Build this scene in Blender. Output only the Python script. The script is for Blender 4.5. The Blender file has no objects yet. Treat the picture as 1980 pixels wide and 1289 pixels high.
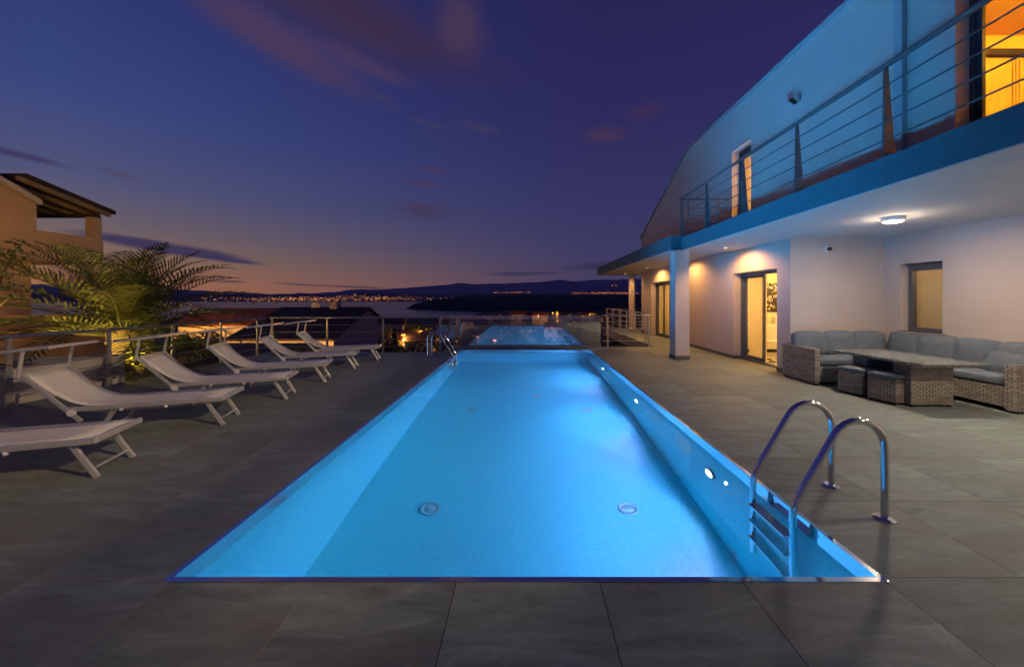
import bpy, math, random
from mathutils import Vector, Matrix
R = math.radians
random.seed(7)
S = bpy.context.scene
COL = S.collection
F, H, VX, VY = 720.0, 1.5, 1016.0, 579.0   # focal length in photo pixels, eye height, principal point

def P(px, py, z=0.0):
    """point at height z seen at a photo pixel"""
    y = F*(H-z)/(py-VY)
    return Vector(((px-VX)/F*y, y, z))
def PY(px, py, y):
    """point at depth y seen at a photo pixel"""
    return Vector(((px-VX)/F*y, y, H-(py-VY)*y/F))

# ------------------------------------------------------------------ materials
MAT = {}
def newmat(name):
    m = bpy.data.materials.new(name); m.use_nodes = True
    nt = m.node_tree; nt.nodes.clear()
    out = nt.nodes.new('ShaderNodeOutputMaterial')
    return m, nt, out
def N(nt, typ, **kw):
    n = nt.nodes.new(typ)
    for k, v in kw.items():
        if k.startswith('i_'):
            key = k[2:]
            key = int(key) if key.isdigit() else key.replace('_', ' ')
            n.inputs[key].default_value = v
        else:
            setattr(n, k, v)
    return n
def L(nt, a, b): nt.links.new(a, b)
def ramp(nt, stops, fac=None, interp='LINEAR'):
    r = nt.nodes.new('ShaderNodeValToRGB'); e = r.color_ramp.elements
    r.color_ramp.interpolation = interp
    while len(e) > 1: e.remove(e[-1])
    e[0].position = stops[0][0]; e[0].color = (*stops[0][1], 1)
    for p, c in stops[1:]:
        q = e.new(p); q.color = (*c, 1)
    if fac is not None: L(nt, fac, r.inputs['Fac'])
    return r
def simple(name, col, rough=.6, metal=0.0, var=.12, scale=6.0, bump=0.0, bscale=60.0, spec=.5, stretch=(1,1,1), coat=0.0):
    """plain material with a soft mottled variation of its own colour and a fine bump"""
    m, nt, out = newmat(name)
    b = N(nt, 'ShaderNodeBsdfPrincipled', i_Roughness=rough, i_Metallic=metal)
    b.inputs['Specular IOR Level'].default_value = spec
    b.inputs['Coat Weight'].default_value = coat
    tc = N(nt, 'ShaderNodeTexCoord'); mp = N(nt, 'ShaderNodeMapping'); mp.inputs['Scale'].default_value = stretch
    L(nt, tc.outputs['Object'], mp.inputs['Vector'])
    nz = N(nt, 'ShaderNodeTexNoise', i_Scale=scale, i_Detail=6.0, i_Roughness=.6)
    L(nt, mp.outputs[0], nz.inputs['Vector'])
    lo = tuple(max(0, c*(1-var)) for c in col); hi = tuple(min(1, c*(1+var)) for c in col)
    r = ramp(nt, [(.3, lo), (.7, hi)], nz.outputs['Fac'])
    L(nt, r.outputs[0], b.inputs['Base Color'])
    if bump:
        n2 = N(nt, 'ShaderNodeTexNoise', i_Scale=bscale, i_Detail=4.0); L(nt, mp.outputs[0], n2.inputs['Vector'])
        bp = N(nt, 'ShaderNodeBump', i_Strength=bump, i_Distance=.01); L(nt, n2.outputs['Fac'], bp.inputs['Height'])
        L(nt, bp.outputs[0], b.inputs['Normal'])
    L(nt, b.outputs[0], out.inputs['Surface'])
    MAT[name] = m; return m
def emit(name, col, strength):
    m, nt, out = newmat(name)
    e = N(nt, 'ShaderNodeEmission', i_Strength=strength); e.inputs['Color'].default_value = (*col, 1)
    L(nt, e.outputs[0], out.inputs['Surface']); MAT[name] = m; return m
def pane_glass(name, tint=(.9,.95,.95), ior=1.5, rough=0.0):
    """thin architectural glass: see-through with a Fresnel reflection"""
    m, nt, out = newmat(name)
    fr = N(nt, 'ShaderNodeFresnel', i_IOR=ior)
    t = N(nt, 'ShaderNodeBsdfTransparent'); t.inputs['Color'].default_value = (*tint, 1)
    g = N(nt, 'ShaderNodeBsdfGlossy', i_Roughness=rough)
    mx = N(nt, 'ShaderNodeMixShader')
    ge = N(nt, 'ShaderNodeNewGeometry'); iv = N(nt, 'ShaderNodeMath', operation='SUBTRACT'); iv.inputs[0].default_value = 1.0; L(nt, ge.outputs['Backfacing'], iv.inputs[1])
    mu = N(nt, 'ShaderNodeMath', operation='MULTIPLY'); L(nt, fr.outputs[0], mu.inputs[0]); L(nt, iv.outputs[0], mu.inputs[1])
    L(nt, mu.outputs[0], mx.inputs[0]); L(nt, t.outputs[0], mx.inputs[1]); L(nt, g.outputs[0], mx.inputs[2])
    L(nt, mx.outputs[0], out.inputs['Surface']); MAT[name] = m; return m

TILE = .7626
def deck_material():
    m, nt, out = newmat('slate_tiles')
    b = N(nt, 'ShaderNodeBsdfPrincipled')
    tc = N(nt, 'ShaderNodeTexCoord')
    mp = N(nt, 'ShaderNodeMapping'); mp.inputs['Location'].default_value = (1.893+TILE*20, -2.012+TILE*20, 0)
    L(nt, tc.outputs['Object'], mp.inputs['Vector'])
    br = N(nt, 'ShaderNodeTexBrick', offset=0.0, squash=1.0)
    br.inputs['Scale'].default_value = 1.0
    br.inputs['Mortar Size'].default_value = .0031
    br.inputs['Mortar Smooth'].default_value = .1
    br.inputs['Brick Width'].default_value = TILE; br.inputs['Row Height'].default_value = TILE
    br.inputs['Color1'].default_value = (0,0,0,1); br.inputs['Color2'].default_value = (1,1,1,1)
    L(nt, mp.outputs[0], br.inputs['Vector'])
    # a shift of the stone texture per tile
    sn = N(nt, 'ShaderNodeVectorMath', operation='SNAP'); sn.inputs[1].default_value = (TILE, TILE, 1)
    L(nt, mp.outputs[0], sn.inputs[0])
    wn = N(nt, 'ShaderNodeTexWhiteNoise'); L(nt, sn.outputs[0], wn.inputs['Vector'])
    sc = N(nt, 'ShaderNodeVectorMath', operation='SCALE'); sc.inputs['Scale'].default_value = 13.0
    L(nt, wn.outputs['Color'], sc.inputs[0])
    ad = N(nt, 'ShaderNodeVectorMath', operation='ADD'); L(nt, mp.outputs[0], ad.inputs[0]); L(nt, sc.outputs[0], ad.inputs[1])
    rt = N(nt, 'ShaderNodeMapping'); rt.inputs['Rotation'].default_value = (0,0,R(24)); rt.inputs['Scale'].default_value = (1.0,4.2,1)
    L(nt, ad.outputs[0], rt.inputs['Vector'])
    n1 = N(nt, 'ShaderNodeTexNoise', i_Scale=2.3, i_Detail=12.0, i_Roughness=.70, i_Distortion=.9); L(nt, rt.outputs[0], n1.inputs['Vector'])
    n2 = N(nt, 'ShaderNodeTexNoise', i_Scale=3.1, i_Detail=10.0, i_Roughness=.7, i_Distortion=1.6); L(nt, ad.outputs[0], n2.inputs['Vector'])
    c1 = ramp(nt, [(.26,(.112,.134,.126)), (.45,(.186,.226,.212)), (.58,(.240,.289,.272)), (.74,(.33,.393,.368))], n1.outputs['Fac'])
    c2 = ramp(nt, [(.60,(0,0,0)), (.70,(.35,.35,.35)), (.80,(.8,.8,.8))], n2.outputs['Fac'])
    mx = N(nt, 'ShaderNodeMixRGB', blend_type='MIX'); L(nt, c2.outputs[0], mx.inputs[0]); L(nt, c1.outputs[0], mx.inputs[1])
    mx.inputs[2].default_value = (.42,.47,.45,1)
    # rusty cast here and there
    n4 = N(nt, 'ShaderNodeTexNoise', i_Scale=.9, i_Detail=5.0); L(nt, rt.outputs[0], n4.inputs['Vector'])
    rc = ramp(nt, [(.42,(0,0,0)), (.68,(.65,.65,.65))], n4.outputs['Fac'])
    mr = N(nt, 'ShaderNodeMixRGB', blend_type='MIX'); L(nt, rc.outputs[0], mr.inputs[0]); L(nt, mx.outputs[0], mr.inputs[1]); mr.inputs[2].default_value = (.195,.185,.165,1)
    tv = N(nt, 'ShaderNodeMixRGB', blend_type='MULTIPLY'); tv.inputs[0].default_value = 1.0
    tr = ramp(nt, [(0,(.84,.84,.84)), (1,(1.12,1.12,1.12))], wn.outputs['Value'])
    L(nt, mr.outputs[0], tv.inputs[1]); L(nt, tr.outputs[0], tv.inputs[2])
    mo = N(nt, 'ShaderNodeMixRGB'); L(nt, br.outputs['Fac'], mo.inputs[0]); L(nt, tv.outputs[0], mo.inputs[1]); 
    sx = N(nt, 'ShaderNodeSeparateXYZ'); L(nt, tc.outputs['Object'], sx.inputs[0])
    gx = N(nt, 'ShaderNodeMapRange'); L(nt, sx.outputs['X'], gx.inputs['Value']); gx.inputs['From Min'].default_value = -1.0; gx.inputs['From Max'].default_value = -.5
    gr = ramp(nt, [(0,(.30,.245,.175)), (1,(.065,.062,.058))], gx.outputs[0]); L(nt, gr.outputs[0], mo.inputs[2])  # lit tile edges painted into the joint colour, paler on the left
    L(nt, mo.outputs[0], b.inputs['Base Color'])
    rr = ramp(nt, [(.3,(.46,.46,.46)), (.7,(.66,.66,.66))], n1.outputs['Fac']); L(nt, rr.outputs[0], b.inputs['Roughness'])
    b.inputs['Specular IOR Level'].default_value = .28
    n3 = N(nt, 'ShaderNodeTexNoise', i_Scale=35.0, i_Detail=6.0); L(nt, rt.outputs[0], n3.inputs['Vector'])
    sub = N(nt, 'ShaderNodeMath', operation='SUBTRACT'); L(nt, n3.outputs['Fac'], sub.inputs[0]); L(nt, br.outputs['Fac'], sub.inputs[1])
    bp = N(nt, 'ShaderNodeBump', i_Strength=.22, i_Distance=.004); L(nt, sub.outputs[0], bp.inputs['Height']); L(nt, bp.outputs[0], b.inputs['Normal'])
    L(nt, b.outputs[0], out.inputs['Surface']); MAT['slate_tiles'] = m
deck_material()

def rattan_material():
    m, nt, out = newmat('rattan')
    b = N(nt, 'ShaderNodeBsdfPrincipled', i_Roughness=.5)
    tc = N(nt, 'ShaderNodeTexCoord'); sx = N(nt, 'ShaderNodeSeparateXYZ'); L(nt, tc.outputs['Object'], sx.inputs[0])
    a = N(nt, 'ShaderNodeMath', operation='ADD'); L(nt, sx.outputs['X'], a.inputs[0]); L(nt, sx.outputs['Y'], a.inputs[1])
    cb = N(nt, 'ShaderNodeCombineXYZ'); L(nt, a.outputs[0], cb.inputs['X']); L(nt, sx.outputs['Z'], cb.inputs['Y'])
    br = N(nt, 'ShaderNodeTexBrick', offset=.5); br.inputs['Scale'].default_value = 1.0
    br.inputs['Brick Width'].default_value = .085; br.inputs['Row Height'].default_value = .030
    br.inputs['Mortar Size'].default_value = .0062; br.inputs['Mortar Smooth'].default_value = .6
    br.inputs['Color1'].default_value = (.24,.205,.165,1); br.inputs['Color2'].default_value = (.42,.37,.305,1); br.inputs['Mortar'].default_value = (.03,.026,.022,1)
    br.inputs['Bias'].default_value = .1
    L(nt, cb.outputs[0], br.inputs['Vector'])
    L(nt, br.outputs['Color'], b.inputs['Base Color'])
    iv = N(nt, 'ShaderNodeMath', operation='SUBTRACT'); iv.inputs[0].default_value = 1.0; L(nt, br.outputs['Fac'], iv.inputs[1])
    bp = N(nt, 'ShaderNodeBump', i_Strength=.8, i_Distance=.006); L(nt, iv.outputs[0], bp.inputs['Height']); L(nt, bp.outputs[0], b.inputs['Normal'])
    L(nt, b.outputs[0], out.inputs['Surface']); MAT['rattan'] = m
rattan_material()

def mosaic_material():
    """fine glass mosaic of the pool"""
    m, nt, out = newmat('pool_mosaic')
    b = N(nt, 'ShaderNodeBsdfPrincipled', i_Roughness=.45)
    tc = N(nt, 'ShaderNodeTexCoord')
    sn = N(nt, 'ShaderNodeVectorMath', operation='SNAP'); sn.inputs[1].default_value = (.014,.014,.014)
    of = N(nt, 'ShaderNodeVectorMath', operation='ADD'); of.inputs[1].default_value = (.0137,.0121,.0133)
    L(nt, tc.outputs['Object'], of.inputs[0]); L(nt, of.outputs[0], sn.inputs[0])
    wn = N(nt, 'ShaderNodeTexWhiteNoise'); L(nt, sn.outputs[0], wn.inputs['Vector'])
    r = ramp(nt, [(0,(.06,.79,.86)), (.4,(.085,.82,.88)), (.75,(.105,.84,.90)), (1,(.15,.86,.92))], wn.outputs['Value'])
    L(nt, r.outputs[0], b.inputs['Base Color']); L(nt, b.outputs[0], out.inputs['Surface']); MAT['pool_mosaic'] = m
mosaic_material()

def water_material():
    m, nt, out = newmat('pool_water')
    g = N(nt, 'ShaderNodeBsdfGlass', i_IOR=1.33, i_Roughness=0.0); g.inputs['Color'].default_value = (.97,.99,1,1)
    tc = N(nt, 'ShaderNodeTexCoord')
    nz = N(nt, 'ShaderNodeTexNoise', i_Scale=1.3, i_Detail=2.0); L(nt, tc.outputs['Object'], nz.inputs['Vector'])
    bp = N(nt, 'ShaderNodeBump', i_Strength=.04, i_Distance=.02); L(nt, nz.outputs['Fac'], bp.inputs['Height']); L(nt, bp.outputs[0], g.inputs['Normal'])
    L(nt, g.outputs[0], out.inputs['Surface']); MAT['pool_water'] = m
water_material()

def sea_material():
    m, nt, out = newmat('sea_water')
    b = N(nt, 'ShaderNodeBsdfPrincipled', i_Roughness=.22); b.inputs['Base Color'].default_value = (.022,.028,.075,1); b.inputs['Specular IOR Level'].default_value = .14
    tc = N(nt, 'ShaderNodeTexCoord'); mp = N(nt, 'ShaderNodeMapping'); mp.inputs['Scale'].default_value = (.004,.02,1)
    L(nt, tc.outputs['Object'], mp.inputs[0])
    nz = N(nt, 'ShaderNodeTexNoise', i_Scale=1.0, i_Detail=6.0); L(nt, mp.outputs[0], nz.inputs['Vector'])
    r = ramp(nt, [(.35,(.16,.16,.16)), (.65,(.34,.34,.34))], nz.outputs['Fac']); L(nt, r.outputs[0], b.inputs['Roughness'])
    n2 = N(nt, 'ShaderNodeTexNoise', i_Scale=.25, i_Detail=3.0); L(nt, tc.outputs['Object'], n2.inputs['Vector'])
    bp = N(nt, 'ShaderNodeBump', i_Strength=.12, i_Distance=.4); L(nt, n2.outputs['Fac'], bp.inputs['Height']); L(nt, bp.outputs[0], b.inputs['Normal'])
    L(nt, b.outputs[0], out.inputs['Surface']); MAT['sea_water'] = m
sea_material()

def leaf_material(name, c0, c1, trans=.25):
    m, nt, out = newmat(name)
    b = N(nt, 'ShaderNodeBsdfPrincipled', i_Roughness=.5)
    geo = N(nt, 'ShaderNodeNewGeometry')
    r = ramp(nt, [(0,c0), (1,c1)], geo.outputs['Random Per Island'])
    L(nt, r.outputs[0], b.inputs['Base Color'])
    t = N(nt, 'ShaderNodeBsdfTranslucent'); L(nt, r.outputs[0], t.inputs['Color'])
    mx = N(nt, 'ShaderNodeMixShader'); mx.inputs[0].default_value = trans
    L(nt, b.outputs[0], mx.inputs[1]); L(nt, t.outputs[0], mx.inputs[2]); L(nt, mx.outputs[0], out.inputs['Surface'])
    MAT[name] = m
leaf_material('palm_leaf', (.034,.048,.015), (.085,.098,.032))
leaf_material('bush_leaf', (.05,.075,.018), (.12,.14,.035))
leaf_material('tree_leaf', (.018,.035,.016), (.05,.07,.03))

def roof_material(name, c0, c1, mort):
    m, nt, out = newmat(name)
    b = N(nt, 'ShaderNodeBsdfPrincipled', i_Roughness=.8)
    tc = N(nt, 'ShaderNodeTexCoord')
    br = N(nt, 'ShaderNodeTexBrick', offset=.5); br.inputs['Scale'].default_value = 1.0
    br.inputs['Brick Width'].default_value = .28; br.inputs['Row Height'].default_value = .36; br.inputs['Mortar Size'].default_value = .03
    br.inputs['Color1'].default_value = (*c0,1); br.inputs['Color2'].default_value = (*c1,1); br.inputs['Mortar'].default_value = (*mort,1)
    L(nt, tc.outputs['Object'], br.inputs['Vector']); L(nt, br.outputs['Color'], b.inputs['Base Color'])
    iv = N(nt, 'ShaderNodeMath', operation='SUBTRACT'); iv.inputs[0].default_value = 1.0; L(nt, br.outputs['Fac'], iv.inputs[1])
    bp = N(nt, 'ShaderNodeBump', i_Strength=.7, i_Distance=.04); L(nt, iv.outputs[0], bp.inputs['Height']); L(nt, bp.outputs[0], b.inputs['Normal'])
    L(nt, b.outputs[0], out.inputs['Surface']); MAT[name] = m
roof_material('red_roof', (.30,.075,.035), (.22,.06,.03), (.06,.02,.015))
roof_material('dark_roof', (.075,.045,.038), (.05,.032,.03), (.012,.01,.01))

def sling_material():
    m, nt, out = newmat('sling_fabric')
    b = N(nt, 'ShaderNodeBsdfPrincipled', i_Roughness=.75)
    tc = N(nt, 'ShaderNodeTexCoord')
    nz = N(nt, 'ShaderNodeTexNoise', i_Scale=75.0, i_Detail=2.0, i_Roughness=.8); L(nt, tc.outputs['Object'], nz.inputs['Vector'])
    r = ramp(nt, [(.36,(.60,.56,.50)), (.5,(.76,.72,.65)), (.64,(.86,.82,.75))], nz.outputs['Fac']); L(nt, r.outputs[0], b.inputs['Base Color'])
    bp = N(nt, 'ShaderNodeBump', i_Strength=.35, i_Distance=.003); L(nt, nz.outputs['Fac'], bp.inputs['Height']); L(nt, bp.outputs[0], b.inputs['Normal'])
    L(nt, b.outputs[0], out.inputs['Surface']); MAT['sling_fabric'] = m
sling_material()

def art_material():
    """dark panel with loose pale rings"""
    m, nt, out = newmat('ring_pattern')
    b = N(nt, 'ShaderNodeBsdfPrincipled', i_Roughness=.5)
    tc = N(nt, 'ShaderNodeTexCoord'); mp = N(nt, 'ShaderNodeMapping'); mp.inputs['Scale'].default_value = (9.5,.001,8.5); L(nt, tc.outputs['Object'], mp.inputs[0])
    v = N(nt, 'ShaderNodeTexVoronoi', feature='F1', i_Scale=1.0); L(nt, mp.outputs[0], v.inputs['Vector'])
    r = ramp(nt, [(0,(.03,.02,.015)), (.24,(.03,.02,.015)), (.27,(.75,.7,.55)), (.36,(.75,.7,.55)), (.39,(.03,.02,.015)), (1,(.03,.02,.015))], v.outputs['Distance'])
    L(nt, r.outputs[0], b.inputs['Base Color']); L(nt, b.outputs[0], out.inputs['Surface']); MAT['ring_pattern'] = m
art_material()
def rug_material():
    m, nt, out = newmat('rug_pattern')
    b = N(nt, 'ShaderNodeBsdfPrincipled', i_Roughness=.9)
    tc = N(nt, 'ShaderNodeTexCoord'); mp = N(nt, 'ShaderNodeMapping'); mp.inputs['Rotation'].default_value = (0,0,R(45)); mp.inputs['Scale'].default_value = (3.2,3.2,1); L(nt, tc.outputs['Object'], mp.inputs[0])
    c = N(nt, 'ShaderNodeTexChecker', i_Scale=1.0); c.inputs['Color1'].default_value = (.7,.66,.55,1); c.inputs['Color2'].default_value = (.05,.04,.03,1)
    L(nt, mp.outputs[0], c.inputs['Vector']); L(nt, c.outputs['Color'], b.inputs['Base Color']); L(nt, b.outputs[0], out.inputs['Surface']); MAT['rug_pattern'] = m
rug_material()

simple('white_plaster', (.53,.445,.39), .85, var=.06, scale=1.1, bump=.35, bscale=110)
simple('soffit_paint', (.50,.49,.46), .85, var=.02, scale=2.0, bump=.08, bscale=120)
simple('fascia_paint', (.036,.130,.160), .75, var=.10, scale=9, bump=.25, bscale=160)
simple('baseboard_tile', (.10,.095,.09), .5, var=.2)
simple('grey_aluminium', (.14,.145,.16), .42, .35, var=.06)
simple('pipe_paint', (.36,.37,.38), .6, .1, var=.06)
simple('dark_frame', (.05,.048,.06), .4, .3, var=.08)
simple('stainless', (.62,.62,.63), .16, 1.0, var=.04, scale=14)
simple('chrome', (.78,.78,.80), .07, 1.0, var=.02, scale=14)
simple('brushed_steel', (.42,.42,.43), .34, .9, var=.07, scale=20)
simple('dark_steel', (.13,.135,.14), .4, .4, var=.06, scale=20)
simple('flat_steel', (.36,.35,.34), .5, .55, var=.08, scale=15)
simple('lounger_metal', (.66,.65,.62), .32, .55, var=.05, scale=12)
simple('canopy_cloth', (.40,.385,.36), .8, var=.08, scale=30)
simple('white_plastic', (.75,.75,.73), .4, var=.03)
simple('black_plastic', (.02,.02,.022), .3, var=.1)
simple('cushion_fabric', (.13,.155,.18), .9, var=.12, scale=9, bump=1.0, bscale=11)
simple('cushion_piping', (.17,.185,.20), .9, var=.08, scale=22)
simple('table_glass', (.20,.215,.20), .12, var=.12, scale=5, spec=.7)
simple('planter_render', (.50,.47,.42), .9, var=.08, scale=3, bump=.25, bscale=80)
simple('tan_plaster', (.46,.33,.20), .9, var=.10, scale=1.4, bump=.3, bscale=30)
simple('cream_plaster', (.58,.50,.40), .9, var=.09, scale=1.2, bump=.25, bscale=30)
simple('grey_plaster', (.34,.31,.31), .9, var=.10, scale=1.2, bump=.25, bscale=30)
simple('timber', (.24,.18,.12), .7, var=.2, scale=5, stretch=(6,1,6))
simple('dark_timber', (.035,.025,.022), .7, var=.25, scale=5)
simple('bark', (.10,.075,.055), .9, var=.35, scale=14, bump=.8, bscale=20)
simple('soil', (.075,.06,.045), .95, var=.3, scale=4, bump=.6, bscale=20)
simple('lawn', (.035,.05,.022), .95, var=.4, scale=.06, bump=.5, bscale=1.5)
simple('forest_hill', (.020,.032,.026), .95, var=.45, scale=.03, bump=1.0, bscale=.12)
simple('far_hill', (.30,.27,.36), 1.0, var=.10, scale=.0008)  # distance haze put into the base colour
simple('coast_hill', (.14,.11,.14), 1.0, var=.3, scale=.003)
simple('concrete', (.34,.32,.30), .85, var=.12, scale=3, bump=.3, bscale=40)
simple('warm_wall', (.74,.66,.48), .8, var=.04, scale=2)
simple('amber_wall', (.82,.55,.10), .8, var=.04, scale=2)
simple('interior_floor', (.42,.37,.29), .35, var=.1, scale=3)
simple('curtain', (.78,.66,.40), .85, var=.08, scale=4, stretch=(6,6,.3))
_n = MAT['curtain'].node_tree; _t = N(_n,'ShaderNodeBsdfTranslucent'); _t.inputs['Color'].default_value = (.85,.72,.42,1); _x = N(_n,'ShaderNodeMixShader'); _x.inputs[0].default_value = .6
_o = [q for q in _n.nodes if q.type == 'OUTPUT_MATERIAL'][0]; _p = [q for q in _n.nodes if q.type == 'BSDF_PRINCIPLED'][0]
L(_n,_p.outputs[0],_x.inputs[1]); L(_n,_t.outputs[0],_x.inputs[2]); L(_n,_x.outputs[0],_o.inputs['Surface'])
simple('white_lacquer', (.72,.70,.64), .3, var=.03)
simple('wardrobe_wood', (.80,.58,.12), .5, var=.15, scale=4, stretch=(5,5,.6))
simple('drain_cover', (.22,.66,.66), .5, var=.08, scale=20)
emit('lamp_lens', (1,.80,.66), 9)
emit('downlight_lens', (1,.56,.20), 5)
emit('pool_lens', (.80,.90,1), 16)
emit('sodium_lens', (1,.34,.05), 3.2)
emit('lit_pane', (1,.55,.16), 1.1)
emit('garden_lens', (1,.72,.2), 12)
pane_glass('window_pane', (.93,.95,.93), 1.5)
pane_glass('balustrade_pane', (.94,.97,.98), 9.0)

# ------------------------------------------------------------------ mesh builder
class MB:
    def __init__(s): s.v = []; s.f = []; s.sm = []
    def quad(s, *pts, smooth=False):
        i = len(s.v); s.v += [Vector(p) for p in pts]; s.f.append(tuple(range(i, i+len(pts)))); s.sm.append(smooth); return s
    def box(s, x0, x1, y0, y1, z0, z1, M=None):
        if x0 > x1: x0, x1 = x1, x0
        if y0 > y1: y0, y1 = y1, y0
        if z0 > z1: z0, z1 = z1, z0
        i = len(s.v)
        c = [Vector((x,y,z)) for z in (z0,z1) for (x,y) in ((x0,y0),(x1,y0),(x1,y1),(x0,y1))]
        if M: c = [M @ p for p in c]
        s.v += c
        for f in ((3,2,1,0),(4,5,6,7),(0,1,5,4),(1,2,6,5),(2,3,7,6),(3,0,4,7)):
            s.f.append(tuple(i+k for k in f)); s.sm.append(False)
        return s
    def bar(s, a, b, w, h, up=(0,0,1), w2=None, h2=None):
        """rectangular bar from a to b (w sideways, h upwards)"""
        a, b = Vector(a), Vector(b); d = (b-a).normalized(); up = Vector(up)
        if abs(d.dot(up)) > .98: up = Vector((0,1,0))
        side = d.cross(up).normalized(); u = side.cross(d).normalized()
        w2 = w if w2 is None else w2; h2 = h if h2 is None else h2
        i = len(s.v)
        for p, ww, hh in ((a,w,h),(b,w2,h2)):
            for sx, sz in ((-1,-1),(1,-1),(1,1),(-1,1)): s.v.append(p+side*sx*ww/2+u*sz*hh/2)
        for f in ((3,2,1,0),(4,5,6,7),(0,1,5,4),(1,2,6,5),(2,3,7,6),(3,0,4,7)):
            s.f.append(tuple(i+k for k in f)); s.sm.append(False)
        return s
    def tube(s, pts, r, n=10, cap=True):
        pts = [Vector(p) for p in pts]; rs = r if isinstance(r, (list,tuple)) else [r]*len(pts)
        if cap and len(pts) > 1:   # a ring close to each end keeps the smooth shading of the side straight
            for e, q in ((0,1),(-1,-2)):
                dv = pts[q]-pts[e]
                if dv.length > .02:
                    np_, nr_ = pts[e]+dv.normalized()*.003, rs[e]
                    if e == 0: pts = [pts[0],np_]+pts[1:]; rs = [rs[0],nr_]+list(rs[1:])
                    else: pts = pts[:-1]+[np_,pts[-1]]; rs = list(rs[:-1])+[nr_,rs[-1]]
        i0 = len(s.v); prev = None
        for k, p in enumerate(pts):
            t = (pts[min(k+1,len(pts)-1)]-pts[max(k-1,0)]).normalized()
            if prev is None:
                ref = Vector((0,0,1)) if abs(t.z) < .9 else Vector((1,0,0))
                u = t.cross(ref).normalized()
            else:
                u = (prev - t*prev.dot(t)).normalized()
            w = t.cross(u); prev = u
            for j in range(n):
                a = 2*math.pi*j/n; s.v.append(p+(u*math.cos(a)+w*math.sin(a))*rs[k])
        for k in range(len(pts)-1):
            for j in range(n):
                a = i0+k*n+j; b = i0+k*n+(j+1)%n
                s.f.append((a,b,b+n,a+n)); s.sm.append(True)
        if cap:
            s.f.append(tuple(i0+j for j in range(n))[::-1]); s.sm.append(False)
            s.f.append(tuple(i0+(len(pts)-1)*n+j for j in range(n))); s.sm.append(False)
        return s
    def lathe(s, c, prof, n=20, smooth=True, axis='z'):
        """prof: (radius, height) pairs turned about an axis through c"""
        c = Vector(c); i0 = len(s.v)
        for r, h in prof:
            for j in range(n):
                a = 2*math.pi*j/n
                p = Vector((r*math.cos(a), r*math.sin(a), h))
                if axis == 'x': p = Vector((p.z, p.x, p.y))
                if axis == 'y': p = Vector((p.y, p.z, p.x))
                s.v.append(c+p)
        for k in range(len(prof)-1):
            for j in range(n):
                a = i0+k*n+j; b = i0+k*n+(j+1)%n
                s.f.append((a,b,b+n,a+n)); s.sm.append(smooth)
        s.f.append(tuple(i0+j for j in range(n))[::-1]); s.sm.append(False)
        s.f.append(tuple(i0+(len(prof)-1)*n+j for j in range(n))); s.sm.append(False)
        return s
    def prism(s, poly, ext):
        """extrude a planar polygon along vector ext"""
        e = Vector(ext); i = len(s.v); n = len(poly)
        s.v += [Vector(p) for p in poly]+[Vector(p)+e for p in poly]
        s.f.append(tuple(range(i,i+n))[::-1]); s.f.append(tuple(range(i+n,i+2*n))); s.sm += [False,False]
        for k in range(n):
            q = (k+1)%n; s.f.append((i+k,i+q,i+n+q,i+n+k)); s.sm.append(False)
        return s
    def holed(s, ax, d0, d1, us, vs, holes):
        """slab with rectangular holes. ax: 'x' (plane normal x, u=y, v=z), 'y' (u=x, v=z), 'z' (u=x, v=y)"""
        U = sorted(set([us[0],us[1]]+[h[k] for h in holes for k in (0,1) if us[0] < h[k] < us[1]]))
        V = sorted(set([vs[0],vs[1]]+[h[k] for h in holes for k in (2,3) if vs[0] < h[k] < vs[1]]))
        def pt(d,u,v): return {'x':(d,u,v),'y':(u,d,v),'z':(u,v,d)}[ax]
        def solid(i,j):
            if not (0 <= i < len(U)-1 and 0 <= j < len(V)-1): return False
            cu, cv = (U[i]+U[i+1])/2, (V[j]+V[j+1])/2
            return not any(h[0] < cu < h[1] and h[2] < cv < h[3] for h in holes)
        for i in range(len(U)-1):
            for j in range(len(V)-1):
                if not solid(i,j): continue
                u0,u1,v0,v1 = U[i],U[i+1],V[j],V[j+1]
                s.quad(pt(d0,u0,v0),pt(d0,u0,v1),pt(d0,u1,v1),pt(d0,u1,v0))
                s.quad(pt(d1,u0,v0),pt(d1,u1,v0),pt(d1,u1,v1),pt(d1,u0,v1))
                for (ii,jj,a,b) in ((i-1,j,(u0,v0),(u0,v1)),(i+1,j,(u1,v0),(u1,v1)),(i,j-1,(u0,v0),(u1,v0)),(i,j+1,(u0,v1),(u1,v1))):
                    if not solid(ii,jj): s.quad(pt(d0,*a),pt(d1,*a),pt(d1,*b),pt(d0,*b))
        return s
    def build(s, name, mat, parent=None, bevel=0, weld=True, seg=2):
        me = bpy.data.meshes.new(name)
        off = Vector((0,0,0)); p = parent
        while p is not None and p.get('_world'):
            off = p.matrix_basis.translation.copy() if p.type == 'EMPTY' else off
            p = p.parent
        me.from_pydata([tuple(v-off) for v in s.v], [], s.f); me.update()
        me.polygons.foreach_set('use_smooth', s.sm)
        import bmesh
        if weld:
            bm = bmesh.new(); bm.from_mesh(me)
            bmesh.ops.remove_doubles(bm, verts=bm.verts, dist=1e-5)
            bmesh.ops.recalc_face_normals(bm, faces=bm.faces); bm.to_mesh(me); bm.free()
        me.materials.append(MAT[mat] if isinstance(mat,str) else mat)
        o = bpy.data.objects.new(name, me); COL.objects.link(o)
        if parent is not None:
            o.parent = parent
            if parent.get('_world'): o['_world'] = 1
        if bevel:
            b = o.modifiers.new('Bevel','BEVEL'); b.width = bevel; b.segments = seg; b.limit_method = 'ANGLE'; b.angle_limit = R(40)
        return o

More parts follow.
